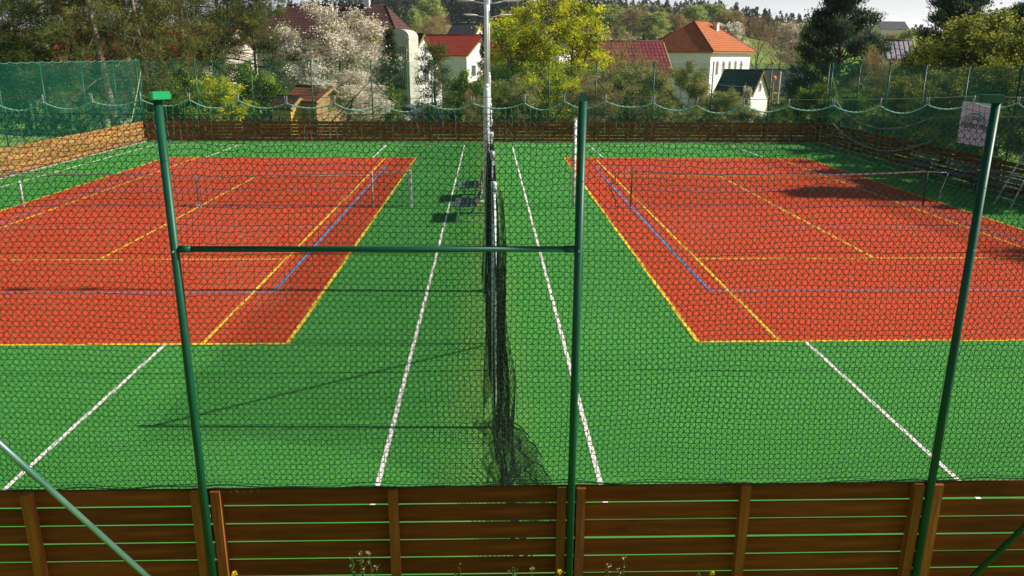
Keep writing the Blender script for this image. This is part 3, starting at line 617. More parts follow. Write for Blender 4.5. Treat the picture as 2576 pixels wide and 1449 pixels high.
def leaves(mb, C, size, asp, mi, r, up=0.0, dirs=None):
    n = len(C)
    if n == 0: return
    a = r.normal(size=(n, 3)) if dirs is None else dirs+r.normal(0, .35, (n, 3)); a[:, 2] += up; a /= np.linalg.norm(a, axis=1)[:, None]
    b = np.cross(a, r.normal(size=(n, 3))); b /= np.linalg.norm(b, axis=1)[:, None]+1e-9
    s = size*r.uniform(.55, 1.35, (n, 1)); a = a*s; b = b*s*asp
    V = np.stack([C-a*.2, C+a*.45+b, C+a*1.1, C+a*.45-b], 1).reshape(-1, 3); f = np.arange(4*n).reshape(n, 4)
    mb.add(V, f, mi)
def tree_meshes(seed, h, r0, nl, t0, prof, elev, leafs, wts, ncl, sig, size, asp=.45, nsub=3, sub=.35, bark=None, lean=(0, 0), stems=1, t1=.97, droop=0., up=0., limb_r=.28, flat=1., along=.35, outward=False, name='tree'):
    r = np.random.default_rng(seed); tm = MB(); cm = MB(); bark = bark or M_bark; lmi = 1 if isinstance(bark, list) else 0
    CL = []; DR = []
    for s in range(stems):
        K = 9; q = np.linspace(0, 1, K); hh = h*(1 if s == 0 else r.uniform(.7, .98)); az = r.uniform(0, 2*np.pi)
        spread = 0 if stems == 1 else h*r.uniform(.08, .24)
        bx = spread*q**1.3*math.cos(az)+lean[0]*q+.015*h*np.cumsum(r.normal(0, .45, K))*q; by = spread*q**1.3*math.sin(az)+lean[1]*q+.015*h*np.cumsum(r.normal(0, .45, K))*q
        if stems > 1: bx = bx+.12*math.cos(az)*(1-q); by = by+.12*math.sin(az)*(1-q)
        TP = np.stack([bx, by, q*hh], -1); rr = r0*(1-.88*q)*(1 if stems == 1 else .6); rr[0] *= 1.25
        tm.tube(TP, rr, 9, 0)
        nls = nl if stems == 1 else max(3, nl//stems)
        for i in range(nls):
            t = t0+(t1-t0)*((i+r.uniform(0, .9))/nls); P0 = np.array([np.interp(t, q, TP[:, k]) for k in range(3)])
            az = i*2.4+r.uniform(-.5, .5); el = elev(t)+r.normal(0, .12); Lb = h*prof(t)*r.uniform(.75, 1.12)
            m_ = 5; u_ = np.linspace(0, 1, m_+1); d = np.array([math.cos(az)*math.cos(el), math.sin(az)*math.cos(el)*flat, math.sin(el)])
            LP = P0+d*Lb*u_[:, None]; LP[:, 2] += -droop*Lb*u_**2+r.normal(0, .02*Lb, m_+1)*u_; LP[:, :2] += r.normal(0, .03*Lb, (m_+1, 2))*u_[:, None]
            tm.tube(LP, np.maximum(np.interp(t, q, rr)*limb_r*1.6*(1-.8*u_), .008), 5, lmi, cap=False)
            for k in range(nsub):
                uu = along+(1-along)*(k+r.uniform(0, 1))/nsub; Q0 = np.array([np.interp(uu, u_, LP[:, c]) for c in range(3)])
                d2 = d+r.normal(0, .75, 3); d2[2] += up*.5; d2 /= np.linalg.norm(d2); Q1 = Q0+d2*Lb*sub*(1.15-uu*.5)
                tm.tube([Q0, (Q0+Q1)/2+r.normal(0, .02*Lb, 3), Q1], [.016*h/10+.004, .01*h/10+.003, .004], 3, lmi, cap=False)
                CL += [Q1, (Q0+Q1)/2]; DR += [d2, d2]
            CL.append(LP[-1]); DR.append(d)
    CL = np.array(CL); DR = np.array(DR); DR /= np.linalg.norm(DR, axis=1)[:, None]
    w = np.array(wts, float); w /= w.sum(); pick = r.choice(len(w), len(CL), p=w)
    for mi in range(len(w)):
        sel = CL[pick == mi]; n = ncl
        C = np.repeat(sel, n, 0)+r.normal(0, 1, (len(sel)*n, 3))*np.array([sig, sig, sig*.8])*r.uniform(.4, 1.2, (len(sel)*n, 1))
        # stray mixing keeps clumps from being flat in colour
        C = C[C[:, 2] > .05]; D = np.repeat(DR[pick == mi], n, 0)[:len(C)] if outward else None
        leaves(cm, C, size, asp, mi, r, up, D)
        m2 = r.choice(len(C), len(C)//6, replace=False) if len(C) > 6 else []
        if len(m2): leaves(cm, C[m2]+r.normal(0, sig*.3, (len(m2), 3)), size, asp, (mi+1) % len(w), r, up)
    return tm.build('trunk', bark, link=False), cm.build('crown', leafs, link=False)
def plant(kind, label, cat, meshes, x, y, sc_=1., rz=0., z=None, group=None):
    zz = float(T(x, y)) if z is None else z
    t = thing(kind, label, cat, (x, y, zz), rz, group); t.scale = sc_ if hasattr(sc_, '__len__') else (sc_,)*3
    for nm, me in zip(('trunk', 'crown'), meshes):
        if me is None: continue
        o = bpy.data.objects.new(nm, me); COL.objects.link(o); o.parent = t
    return t
def put(kind, label, cat, meshes, u, v, Y, wpx, rz=0., group=None, asp=0):
    """stand a tree so that its top reaches row v and its crown is wpx wide (both read off the photograph) at distance Y"""
    x = px(u, Y); zg = float(T(x, Y)); me = meshes[1]
    if 'dim' not in me:
        V = np.empty(len(me.vertices)*3, np.float32); me.vertices.foreach_get('co', V); V = V.reshape(-1, 3)
        me['dim'] = (float(np.percentile(V[:, 2], 99.7)), float(np.percentile(np.abs(V[:, 0]-np.median(V[:, 0])), 96)))
    h, w_ = me['dim']; s = (zY(v, Y, u)-zg)/h; sw = wpx/2/F*Y*.97/w_
    return plant(kind, label, cat, meshes, x, Y, (sw, sw, s), rz, group=group)

rnd = lambda t, a=.1, b=.9, p=.6: max(0., math.sin(math.pi*min(1, max(0, (t-a)/(b-a)))))**p
# 1. scots pines at the left, with long drooping half-bare branches
pineA = tree_meshes(11, 15, .21, 40, .16, lambda t: .30*(1-.35*t), lambda t: .05-.25*(1-t), L_pine+L_dead, (4, 5, 2.2, .7, .4), 72, .27, .16, .10, nsub=6, sub=.34, bark=[M_pbark, M_limb], lean=(-1.6, 0), droop=.28, limb_r=.22, along=.25)
pineB = tree_meshes(12, 15, .22, 38, .20, lambda t: .27*(1-.3*t), lambda t: .0-.2*(1-t), L_pine+L_dead, (4, 5, 2, .9, .5), 70, .27, .16, .10, nsub=6, sub=.36, bark=[M_pbark, M_limb], lean=(-1.2, .4), droop=.3, limb_r=.22, along=.25)
pineC = tree_meshes(13, 15, .20, 46, .17, lambda t: .33*(1-.45*t), lambda t: .1-.2*(1-t), L_pine, (5, 5, 2.2), 72, .30, .17, .10, nsub=6, sub=.34, bark=M_bark, droop=.16, limb_r=.25, along=.25)
G = 'pines behind the left net'
plant('pine_tree', 'pine with a pale leaning trunk rising through the left net', 'pine', pineA, px(272, 47)+0, 47, 1., 0, group=G)
plant('pine_tree', 'pine with a pale trunk beside the white building, left corner of the net', 'pine', pineB, px(322, 51), 51, 1., 2.2, group=G)
plant('pine_tree', 'pine whose pale trunk stands directly behind the far left fence corner', 'pine', pineA, px(372, 50), 50, .95, 1.4, group=G)
t_ = plant('pine_tree', 'dark-trunked pine left of the leaning pale trunk', 'pine', pineC, px(180, 52), 52, 1.05, .9, group=G)
plant('pine_tree', 'full dark green pine right of the pale trunks, its top against the sky', 'pine', pineC, px(560, 58), 58, 1.05, 3.1, group=G)
plant('pine_tree', 'brownish half-bare pine filling the space between trunks and full pine', 'pine', pineB, px(455, 55), 55, 1.0, 4.6, group=G)
plant('pine_tree', 'brown pine at the far top left corner of the picture', 'pine', pineB, px(45, 60), 60, 1.1, 5.2, group=G)
plant('pine_tree', 'green pine filling the gap behind the far left fence corner', 'pine', pineC, px(420, 57), 57, .95, 2.0, group=G)
plant('pine_tree', 'pine with low green boughs left of the blossom tree', 'pine', pineC, px(640, 60), 60, .74, 5.0, group=G)
plant('pine_tree', 'pine filling the top left behind the leaning trunks', 'pine', pineC, px(110, 62), 62, 1.1, 2.6, group=G)
yt = MB(); yt.tube([(0, 0, 0), (-.5, 0, 2.6), (-1.15, .1, 5), (-1.7, 0, 8), (-2.0, 0, 12)], [.13, .12, .11, .09, .05], 10)
yc = MB(); rr_ = np.random.default_rng(4); leaves(yc, rr_.normal(0, 1, (900, 3))*[1.3, 1.3, 1.6]+[-1.9, 0, 10.5], .16, .16, 0, rr_); leaves(yc, rr_.normal(0, 1, (500, 3))*[1.2, 1.2, 1.8]+[-1.9, 0, 10], .16, .16, 1, rr_)
plant('pine_tree', 'thin trunk covered in yellow lichen beside the pale leaning pine', 'pine', (yt.build('trunk', M_ybark, link=False), yc.build('crown', [L_pine[1], L_dead[0]], link=False)), px(243, 49), 49)
# 2. blossoming tree
blos = tree_meshes(21, 8.5, .24, 46, .06, lambda t: .50*rnd(t, -.25, 1.12, .6), lambda t: .35+.6*t, L_blos, (6, 5, 1.3, .5), 76, .34, .085, .75, nsub=5, sub=.33, stems=3, up=.2)
put('blossom_tree', 'large white-blossoming tree left of the brown-roofed house', 'tree', blos, 845, 14, 57, 235, .4)
put('blossom_tree', 'low white-blossoming tree right behind the far fence, below the large one', 'tree', blos, 855, 178, 50, 215, 2.0)
# 3. spruces
spr = tree_meshes(31, 9, .16, 64, .05, lambda t: .22*(1-t)**.85+.012, lambda t: -.15+.3*t, L_spruce, (4, 4, 2), 26, .16, .13, .16, nsub=4, sub=.25, droop=.1, t1=.99, along=.2)
put('spruce_tree', 'slim dark spruce between the blossom tree and the arched house front', 'spruce', spr, 977, 74, 55, 88, 0)
put('spruce_tree', 'dark spruce left of the light poles', 'spruce', spr, 1222, 62, 58, 58, 1)
pin2 = tree_meshes(32, 6, .10, 30, .08, lambda t: .26*(1-.55*t), lambda t: .2+.5*t, L_pine+[L_dead[0]], (3, 4, 1, 2), 46, .22, .12, .14, nsub=4, sub=.4, up=.3)
put('pine_tree', 'young reddish-brown pine in front of the red-roofed white house', 'pine', pin2, 1092, 108, 54, 105, 0)
# 4. big dark pines right
bigp = tree_meshes(41, 11, .24, 66, .03, lambda t: .34*(1-t)**.62+.02, lambda t: .25+.55*t, L_blue, (5, 5, 2), 60, .24, .17, .16, nsub=6, sub=.3, up=.9, outward=True, along=.2)
put('dark_pine', 'big dark blue-green pine right of the white orange-roofed house', 'pine', bigp, 2112, -30, 60, 235, .5)
put('dark_pine', 'dark blue-green pine at the top right, behind the yellow-green bush', 'pine', bigp, 2400, -45, 62, 235, 2.4)
put('dark_pine', 'dark pine at the far right edge, partly outside the picture', 'pine', bigp, 2545, 10, 66, 150, 4.0)
# 5. yellow-green willow group right of the poles
wil = tree_meshes(51, 10.5, .24, 66, .04, lambda t: .30*rnd(t, -.3, 1.25, .5), lambda t: .75+.4*t, L_yel, (5, 4, 2.4), 44, .28, .10, .6, nsub=5, sub=.42, stems=6, up=.3)
wil2 = tree_meshes(52, 10.5, .20, 50, .04, lambda t: .26*rnd(t, -.3, 1.25, .5), lambda t: .8+.4*t, L_yel, (5, 4, 2.4), 38, .27, .10, .6, nsub=5, sub=.42, stems=4, up=.3)
put('willow_tree', 'large bright yellow-green tree just right of the light poles', 'tree', wil, 1340, -6, 60, 190, 0)
put('willow_tree', 'bright yellow-green tree at the right side of the yellow group', 'tree', wil2, 1440, 6, 63, 150, 1.7)
put('willow_tree', 'yellow-green tree immediately behind the light poles', 'tree', wil2, 1275, 18, 66, 90, 3.7)
# 6. shrubs and small trees right behind the far fence
sh1 = tree_meshes(61, 4, .07, 40, .03, lambda t: .46*rnd(t, -.5, 1.15, .5), lambda t: .35+.7*t, L_bud, (4, 3, 3), 62, .20, .07, .5, nsub=4, sub=.36, stems=5, up=.3)
sh2 = tree_meshes(62, 4, .07, 40, .03, lambda t: .50*rnd(t, -.5, 1.15, .5), lambda t: .3+.7*t, L_grn, (4, 2, 4), 62, .22, .075, .6, nsub=4, sub=.36, stems=5, up=.2)
sh3 = tree_meshes(63, 4, .06, 36, .03, lambda t: .46*rnd(t, -.5, 1.15, .5), lambda t: .35+.7*t, [L_yel[1], L_yel[0], L_grn[0]], (4, 2, 3), 55, .20, .075, .6, nsub=4, sub=.36, stems=4, up=.3)
sh4 = tree_meshes(64, 4, .06, 34, .03, lambda t: .42*rnd(t, -.5, 1.2, .5), lambda t: .6+.5*t, L_twig+[L_bud[2]], (3, 3, 2, 2), 30, .2, .16, .08, nsub=5, sub=.4, stems=6, up=.5)
sh5 = tree_meshes(65, 5, .07, 48, .03, lambda t: .42*rnd(t, -.4, 1.15, .5), lambda t: .5+.6*t, L_yshr, (4, 4, 3), 70, .22, .075, .55, nsub=4, sub=.36, stems=6, up=.5)
S = [(sh2, 60, 82, 50, 2.2, 'leafy green bush behind the left net, at the left edge of the picture'), (sh2, -60, 60, 54, 1.5, 'leafy green bush beyond the left edge of the picture, behind the net'),
 (sh2, 175, 190, 47, 1.2, 'low green bush behind the left net, under the leaning trunk'), (sh2, 440, 168, 50, 1.3, 'dark green shrub behind the far fence, just right of the left corner'),
 (sh3, 545, 190, 46.5, 1.2, 'bright yellow-green shrub behind the far fence, left part'), (sh2, 650, 165, 51, 1.35, 'dark green shrub between yellow-green shrub and blossom tree'),
 (sh2, 480, 235, 45.5, 1.3, 'low green shrub at the foot of the bright yellow-green one'), (sh2, 385, 215, 46, 1.2, 'green shrub tucked into the far left fence corner'),
 (sh2, 985, 215, 50, .5, 'green shrub behind the braced far post left of the poles'), (sh4, 1188, 225, 48, .6, 'twiggy shrub below the red-roofed white house'),
 (sh2, 1185, 180, 55, 1.3, 'green shrub left of the light poles, below the dark spruce'), (sh1, 1300, 195, 50, 1.3, 'budding olive shrub right of the light poles, behind the fence'),
 (sh3, 1400, 175, 51, 1.2, 'yellow-green shrub below the bright yellow trees'), (sh1, 1545, 160, 52, 1.5, 'budding grey-green shrub below the purple-red roof'),
 (sh4, 1590, 105, 55, 1.1, 'tall twiggy shrub in front of the purple-red roof'), (sh1, 1640, 165, 50, 1.3, 'budding shrub in front of the grey shaded house wall'),
 (sh1, 1725, 158, 53, 1.2, 'tall budding shrub in front of the orange-roofed house'), (sh1, 1815, 225, 50, 1.0, 'budding shrub below the row of narrow windows'),
 (sh4, 1500, 185, 48, 1.2, 'twiggy shrub behind the middle green post'), (sh1, 1905, 268, 50, .9, 'low clipped bush in front of the small slate-roofed house'),
 (sh2, 1975, 262, 49, .8, 'low green bush near the orange street lamp'), (sh2, 2060, 200, 50, 1.2, 'green bush under the big dark pine, left side'),
 (sh2, 2170, 215, 52, 1.4, 'dark green bush under the big dark pine, right side'), (sh4, 2215, 120, 55, 1.2, 'bare pruned shrub in front of the striped roof'),
 (sh5, 2440, 34, 44, 2.6, 'large yellow-green bush rising above the right net'), (sh5, 2570, 80, 40, 1.6, 'yellow-green bush at the right edge above the net'),
 (sh4, 2290, 190, 44, 1.2, 'bare twiggy bush behind the right net, below the striped roof'), (sh5, 2335, 122, 48, 1.2, 'olive bush left of the large yellow-green bush')]
for k, (me, u, v, Y, wd, lab) in enumerate(S):
    put('shrub', lab, 'shrub', me, u, v, Y, wd*100, k*1.3)
# hedge behind the right fence (individual bushes), they shade the right side of the court
hb = [(19.6, 38.5, 3.2), (19.8, 34.5, 3.5), (20.0, 31.0, 3.9), (19.7, 27.6, 3.4), (19.8, 24.3, 3.6), (19.9, 20.5, 3.0), (20.2, 16.5, 3.0)]
nmz = ['at the far right corner', 'second from the far corner', 'left of the white banner', 'behind the white banner', 'behind the umpire chair', 'beyond the right edge of the picture, nearer', 'beyond the right edge of the picture, nearest']
for k, ((x, y, s), n_) in enumerate(zip(hb, nmz)):
    plant('hedge_bush', 'dark olive hedge bush behind the right net, '+n_, 'hedge', sh5, x, y, (s/5.1*1.3, s/5.1*1.3, s/5.1), k*1.7, group='hedge along the right fence')
plant('dark_pine', 'pine beyond the right edge that shades the corner of the right court', 'pine', bigp, 22.4, 26.2, (.8, .8, .74), 1.2)
plant('pine_tree', 'pine beyond the right edge whose faint shadow reaches the near right court', 'pine', pin2, 20.6, 17.6, .95, 1.2)
pr = MB(); 
# 7. bare trees and mid-distance trees
bare = tree_meshes(71, 10, .22, 30, .20, lambda t: .40*rnd(t, -.1, 1.25, .6), lambda t: .5+.6*t, L_twig, (4, 3, 2), 11, .50, .42, .03, nsub=6, sub=.45, up=.4)
bareR = tree_meshes(72, 10, .26, 44, .12, lambda t: .50*rnd(t, -.2, 1.15, .5), lambda t: .25+.9*t, [L_twig[2], L_twig[0]], (4, 4), 30, .5, .36, .045, nsub=6, sub=.4, up=.3)
birch = tree_meshes(73, 12, .16, 40, .12, lambda t: .24*rnd(t, -.2, 1.1, .6), lambda t: .5+.4*t, L_birch, (4, 3, 3), 26, .5, .24, .5, nsub=4, sub=.4, bark=M_pbark)
oak = tree_meshes(74, 11, .22, 40, .12, lambda t: .36*rnd(t, -.2, 1.1, .6), lambda t: .4+.5*t, [L_twig[2], L_birch[2], L_twig[0]], (4, 2, 3), 26, .5, .26, .3, nsub=4, sub=.4)
bl2 = tree_meshes(75, 7, .18, 30, .12, lambda t: .42*rnd(t, -.2, 1.1, .6), lambda t: .4+.5*t, L_blos, (5, 3, 2, 1), 30, .4, .22, .6, nsub=4, sub=.4)
MT = [('bare_tree', bareR, 10.6, 1095, 36, 190, 112, 'round-crowned leafless brown tree above the red roof'), ('birch_tree', birch, 12.4, 1045, 22, 300, 34, 'light green tree at the dark forest edge, left of the round brown tree'),
 ('birch_tree', birch, 12.4, 1082, -4, 330, 62, 'taller light green tree behind the round brown tree'), ('spruce_tree', spr, 9.1, 1158, 83, 170, 28, 'small conifer left of the grey roof in the distance'),
 ('oak_tree', oak, 11.5, 1215, 68, 230, 60, 'brown tree right of the distant grey roof'), ('birch_tree', birch, 12.4, 735, 22, 260, 60, 'pale green tree on the slope left of the blossom tree'),
 ('bare_tree', bareR, 10.6, 700, 40, 200, 70, 'leafless tree between the left pines and the blossom tree'),
 ('birch_tree', birch, 12.4, 1530, 12, 350, 70, 'pale green tree on the hillside, right of the yellow group'), ('oak_tree', oak, 11.5, 1590, 22, 330, 75, 'brownish tree on the hillside, above the purple-red roof'),
 ('birch_tree', birch, 12.4, 1640, 30, 320, 60, 'pale green hillside tree, left of the orange roof peak'), ('oak_tree', oak, 11.5, 1690, 34, 330, 70, 'brown hillside tree just above the orange roof peak'),
 ('birch_tree', birch, 12.4, 1738, 14, 340, 60, 'bright pale green hillside tree above the chimney of the orange roof'), ('birch_tree', birch, 12.4, 1785, 10, 350, 66, 'pale green hillside tree right of the chimney'),
 ('oak_tree', oak, 11.5, 1832, 28, 340, 66, 'brownish hillside tree at the left end of the open meadow'), ('blossom_tree', bl2, 7.3, 1825, 58, 250, 70, 'whitish-green bushy tree above the right end of the orange roof'),
 ('spruce_tree', spr, 9.1, 1545, 72, 170, 40, 'dark spruce behind the purple-red roof'), ('spruce_tree', spr, 9.1, 1618, 88, 150, 30, 'small spruce left of the orange roof'),
 ('blossom_tree', bl2, 7.3, 1500, 84, 140, 70, 'pale blossoming tree behind the purple-red roof'), ('bare_tree', bare, 10.8, 1905, 34, 110, 100, 'leafless tree with dark trunk at the meadow, the left of two'),
 ('bare_tree', bare, 10.8, 1962, 46, 118, 100, 'leafless tree with dark trunk at the meadow, the right of two'), ('blossom_tree', bl2, 7.3, 2000, 56, 235, 95, 'white blossoming tree on the hillside left of the big dark pine'),
 ('birch_tree', birch, 12.4, 2030, 50, 190, 46, 'yellow-green tree beside the big dark pine'), ('birch_tree', birch, 12.4, 2275, 74, 190, 46, 'small yellow-green tree below the distant dark-roofed barn'),
 ('oak_tree', oak, 11.5, 2240, 84, 210, 50, 'olive tree on the slope left of the small yellow-green tree'), ('blossom_tree', bl2, 7.3, 1887, 218, 66, 22, 'slender white-flowering tree before the small slate roof'),
 ('blossom_tree', bl2, 7.3, 2002, 212, 60, 26, 'small white-flowering tree left of the big dark pine foot'), ('bare_tree', bare, 10.6, 1520, 62, 66, 110, 'thin leafless saplings rising in front of the wine-red roof'), ('bare_tree', bareR, 10.6, 1470, 60, 200, 70, 'leafless tree behind the yellow-green group, right side')]
for k, (kd, me, h, u, v, Y, wd, lab) in enumerate(MT):
    put(kd, lab, 'tree', me, u, v, Y, wd, k*.9)
# far forest (reads as one mass)
r = np.random.default_rng(5); fm = MB()
def con_proto(h, w, n, r, conifer=True):
    q = r.uniform(0, 1, n)**.8 if conifer else r.beta(1.6, 1.3, n); th = r.uniform(0, 2*np.pi, n)
    rad = (w*(1-q)**.8+.1) if conifer else w*np.sqrt(np.clip(np.sin(np.pi*(q*.9+.08)), 0, 1))
    rr = rad*r.uniform(.45, 1.05, n); z0_ = .1*h if conifer else .22*h
    C = np.stack([rr*np.cos(th), rr*np.sin(th), z0_+q*(h-z0_)], -1)
    d = np.stack([np.cos(th), np.sin(th), np.full(n, .15 if not conifer else -.1)], -1)+r.normal(0, .5, (n, 3)); d /= np.linalg.norm(d, axis=1)[:, None]
    b = np.cross(d, r.normal(size=(n, 3))); b /= np.linalg.norm(b, axis=1)[:, None]; s = (1.15 if conifer else 1.1)*r.uniform(.5, 1.3, (n, 1))*(1.15-q[:, None]*.6 if conifer else 1)
    V = np.stack([C-d*s*.3, C+b*s*.5, C+d*s, C-b*s*.5], 1)
    if conifer: V = np.concatenate([V, [[[0, 0, h+.7], [.22, 0, h-.8], [0, .22, h-1.2], [-.22, 0, h-.8]]]])
    return V
cons = [con_proto(12, 2.3, 120, r) for _ in range(5)]+[con_proto(11, 2.8, 130, r) for _ in range(2)]; decs = [con_proto(10, 3.0, 130, r, False) for _ in range(4)]
M_fc = [leafm('far_spruce', (.022, .036, .024)), leafm('far_spruce_blue', (.03, .044, .034)), leafm('far_tree_brown', (.12, .09, .055)), leafm('far_tree_green', (.15, .18, .06))]
NT = 2100; cnt = 0
for k in range(NT):
    Y = 405+110*r.uniform(0, 1)**1.8; u = r.uniform(560, 2760); x = px(u, Y)
    left = u < 1300; pd = .04 if left else .30
    if 1560 < u < 1860 and Y < 440: pd = .6
    if 1880 < u < 2260: pd = .35
    dec = r.uniform() < pd
    V = (decs if dec else cons)[r.integers(0, 4 if dec else 7)]; s = r.uniform(.7, 1.25)*(.9 if dec else 1); a = r.uniform(0, 6.28); c_, s_2 = math.cos(a), math.sin(a)
    W_ = V*s; W_ = np.stack([W_[..., 0]*c_-W_[..., 1]*s_2+x, W_[..., 0]*s_2+W_[..., 1]*c_+Y, W_[..., 2]+float(T(x, Y))-.3], -1)
    fm.add(W_.reshape(-1, 3), np.arange(len(V)*4).reshape(-1, 4), (2+int(r.uniform() < .5)) if dec else int(r.uniform() < .5))
tag(fm.build('far_forest', M_fc), 'dark spruce forest covering the ridge along the horizon', 'forest', kind='stuff')
# mid-slope undergrowth (mass of distant shrubs)
fm = MB()
for k in range(420):
    Y = r.uniform(78, 330); u = r.uniform(600, 2650)
    if 1860 < u < 2010 and Y > 150: continue
    if 985 < u < 1060 and Y > 230: continue
    if 2160 < u < 2330 and Y > 130: continue
    x = px(u, Y); V = decs[r.integers(0, 4)]*r.uniform(.14, .34)*(1+Y/300); n = r.integers(0, 3)
    W_ = np.stack([V[..., 0]*1.6+x, V[..., 1]*1.6+Y, V[..., 2]+float(T(x, Y))-.5], -1)
    fm.add(W_.reshape(-1, 3), np.arange(len(V)*4).reshape(-1, 4), int(n))
tag(fm.build('undergrowth', [L_bud[0], L_bud[1], L_grn[0]]), 'scrubby undergrowth between the houses and on the slopes', 'undergrowth', kind='stuff')

# ------------------------------------------------------------------ buildings
T_brown = tile_mat('brown_roof_tiles', (.105, .045, .035), (.15, .065, .05), .34, .42)
T_red = tile_mat('red_roof_tiles', (.46, .055, .028), (.55, .08, .04), .3, .34)
T_or = tile_mat('orange_roof_tiles', (.62, .17, .05), (.70, .22, .07), .3, .34)
T_pur = tile_mat('wine_red_roof_tiles', (.24, .035, .045), (.30, .055, .06), .34, .5)
T_slate = tile_mat('slate_blue_roof_tiles', (.035, .045, .065), (.055, .065, .09), .3, .34)
T_grey = tile_mat('grey_roof_tiles', (.09, .09, .11), (.12, .12, .14), .5, .5)
T_tin = tile_mat('corrugated_roof', (.50, .45, .52), (.6, .55, .6), .36, 9.0, cg=(.05, .035, .06), ms=.07)
M_wallw = mat('white_render', (.82, .80, .77), (.87, .86, .83), scale=1.3, rough=.9, bump=.1)
M_wallg = mat('grey_green_render', (.42, .43, .35), (.50, .50, .42), scale=1.3, rough=.9)
M_wallc = mat('cream_render', (.62, .56, .46), (.7, .64, .52), scale=1.3, rough=.9)
M_glass = mat('window_glass', (.03, .035, .045), rough=.12, spec=.8)
M_frame = mat('window_frame', (.62, .60, .58), rough=.6)
M_brick = mat('chimney_plaster', (.55, .5, .48), (.66, .62, .6), scale=5, rough=.9)
M_fascia = mat('timber_fascia', (.34, .22, .10), rough=.8)
def house(label, x, y, a, w, d, zb, ze, zr, rtype, walls, rt, wins=(), chim=(), ov=.35, cat='house', name='house', hipr=None):
    """front face normal points to -y local; a = rotation; local x = width, y = depth; ridge along x ('gx'), along y ('gy') or hip"""
    ze = H0+(ze-H0)/1.086; zr = H0+(zr-H0)/1.086
    t = thing(name, label, cat, (x, y, zb), a); mb = MB(); hw, hd = w/2, d/2; he = ze-zb; hr = zr-zb
    V = [(-hw, -hd, 0), (hw, -hd, 0), (hw, hd, 0), (-hw, hd, 0), (-hw, -hd, he), (hw, -hd, he), (hw, hd, he), (-hw, hd, he)]
    mb.add(V, [[0, 1, 5, 4], [1, 2, 6, 5], [2, 3, 7, 6], [3, 0, 4, 7]])
    if rtype == 'gx': mb.add([(hw, -hd, he), (hw, hd, he), (hw, 0, hr), (-hw, -hd, he), (-hw, hd, he), (-hw, 0, hr)], [[0, 1, 2], [4, 3, 5]])
    if rtype == 'gy': mb.add([(-hw, -hd, he), (hw, -hd, he), (0, -hd, hr), (-hw, hd, he), (hw, hd, he), (0, hd, hr)], [[0, 1, 2], [4, 3, 5]])
    mb.build('wall', walls, t)
    rb = MB(); ow, od = hw+ov, hd+ov; th = .12
    def slab(quad):
        q = np.array(quad, float); n = np.cross(q[1]-q[0], q[-1]-q[0]); n /= np.linalg.norm(n); n = n if n[2] > 0 else -n
        k = len(q); V_ = np.concatenate([q+n*.02, q+n*(th+.02)]); e1 = (q[1]-q[0]); e1 /= np.linalg.norm(e1); e2 = np.cross(n, e1)
        for f in ([list(range(k))[::-1]], [list(range(k, 2*k))]) :
            rb.add(V_, f)
            rb.uv.append(np.array([[np.dot(V_[i_]-q[0], e1), np.dot(V_[i_]-q[0], e2)] for i_ in f[0]]))
        for i_ in range(k):
            f = [i_, (i_+1) % k, k+(i_+1) % k, k+i_]; rb.add(V_, [f]); rb.uv.append(np.array([[0.5, .2]]*4))
    sl = (hr-he)/(hd if rtype != 'gy' else hw); dz = ov*sl
    if rtype == 'gx':
        slab([(-ow, -od, he-dz), (ow, -od, he-dz), (ow, 0, hr), (-ow, 0, hr)]); slab([(ow, od, he-dz), (-ow, od, he-dz), (-ow, 0, hr), (ow, 0, hr)])
    elif rtype == 'gy':
        slab([(-ow, od, he-dz), (-ow, -od, he-dz), (0, -od, hr), (0, od, hr)]); slab([(ow, -od, he-dz), (ow, od, he-dz), (0, od, hr), (0, -od, hr)])
    else:   # hip, ridge along the longer side or given fraction
        if w >= d: rx, ry = (hw-(hipr or hd*.9)), 0
        else: rx, ry = 0, (hd-hw*.75)
        A, B, C_, D_ = (-ow, -od, he-dz), (ow, -od, he-dz), (ow, od, he-dz), (-ow, od, he-dz); r1 = (-rx, -ry, hr); r2 = (rx, ry, hr)
        if w >= d: slab([A, B, r2, r1]); slab([C_, D_, r1, r2]); slab([B, C_, r2]); slab([D_, A, r1])
        else: slab([A, B, r1]); slab([B, C_, r2, r1]); slab([C_, D_, r2]); slab([D_, A, r1, r2])
        fb = MB(); fb.box((0, -od+.06, he-dz-.04), (2*ow, .1, .14)); fb.box((ow-.06, 0, he-dz-.04), (.1, 2*od-.2, .14)); fb.box((-ow+.06, 0, he-dz-.04), (.1, 2*od-.2, .14)); fb.build('eaves', M_fascia, t)
    ro = rb.build('roof', rt, t)
    if rtype in ('gx', 'gy'):
        fb = MB(); 
        for s in (-1, 1):
            P = [(s*(ow+.03), -od, he-dz), (s*(ow+.03), 0, hr), (s*(ow+.03), od, he-dz)] if rtype == 'gx' else [(-ow, s*(od+.03), he-dz), (0, s*(od+.03), hr), (ow, s*(od+.03), he-dz)]
            P = np.array(P)+[0, 0, .02]
            for i_ in range(2): fb.tube([P[i_], P[i_+1]], .10, 4, sm=False)
        fb.build('verge_board', M_fascia, t)
    rg = MB(); 
    if rtype == 'gx': rg.tube([(-ow, 0, hr+.1), (ow, 0, hr+.1)], .13, 8)
    elif rtype == 'gy': rg.tube([(0, -od, hr+.1), (0, od, hr+.1)], .13, 8)
    else:
        if np.linalg.norm(np.array(r1)-np.array(r2)) > .1: rg.tube([np.array(r1)+[0, 0, .1], np.array(r2)+[0, 0, .1]], .13, 8)
        for p_, q_ in ((A, r1), (B, r2 if w >= d else r1), (C_, r2), (D_, r1 if w >= d else r2)): rg.tube([np.array(p_)+[0, 0, .13], np.array(q_)+[0, 0, .13]], .11, 6)
    rgo = rg.build('ridge_tiles', rt, ro)
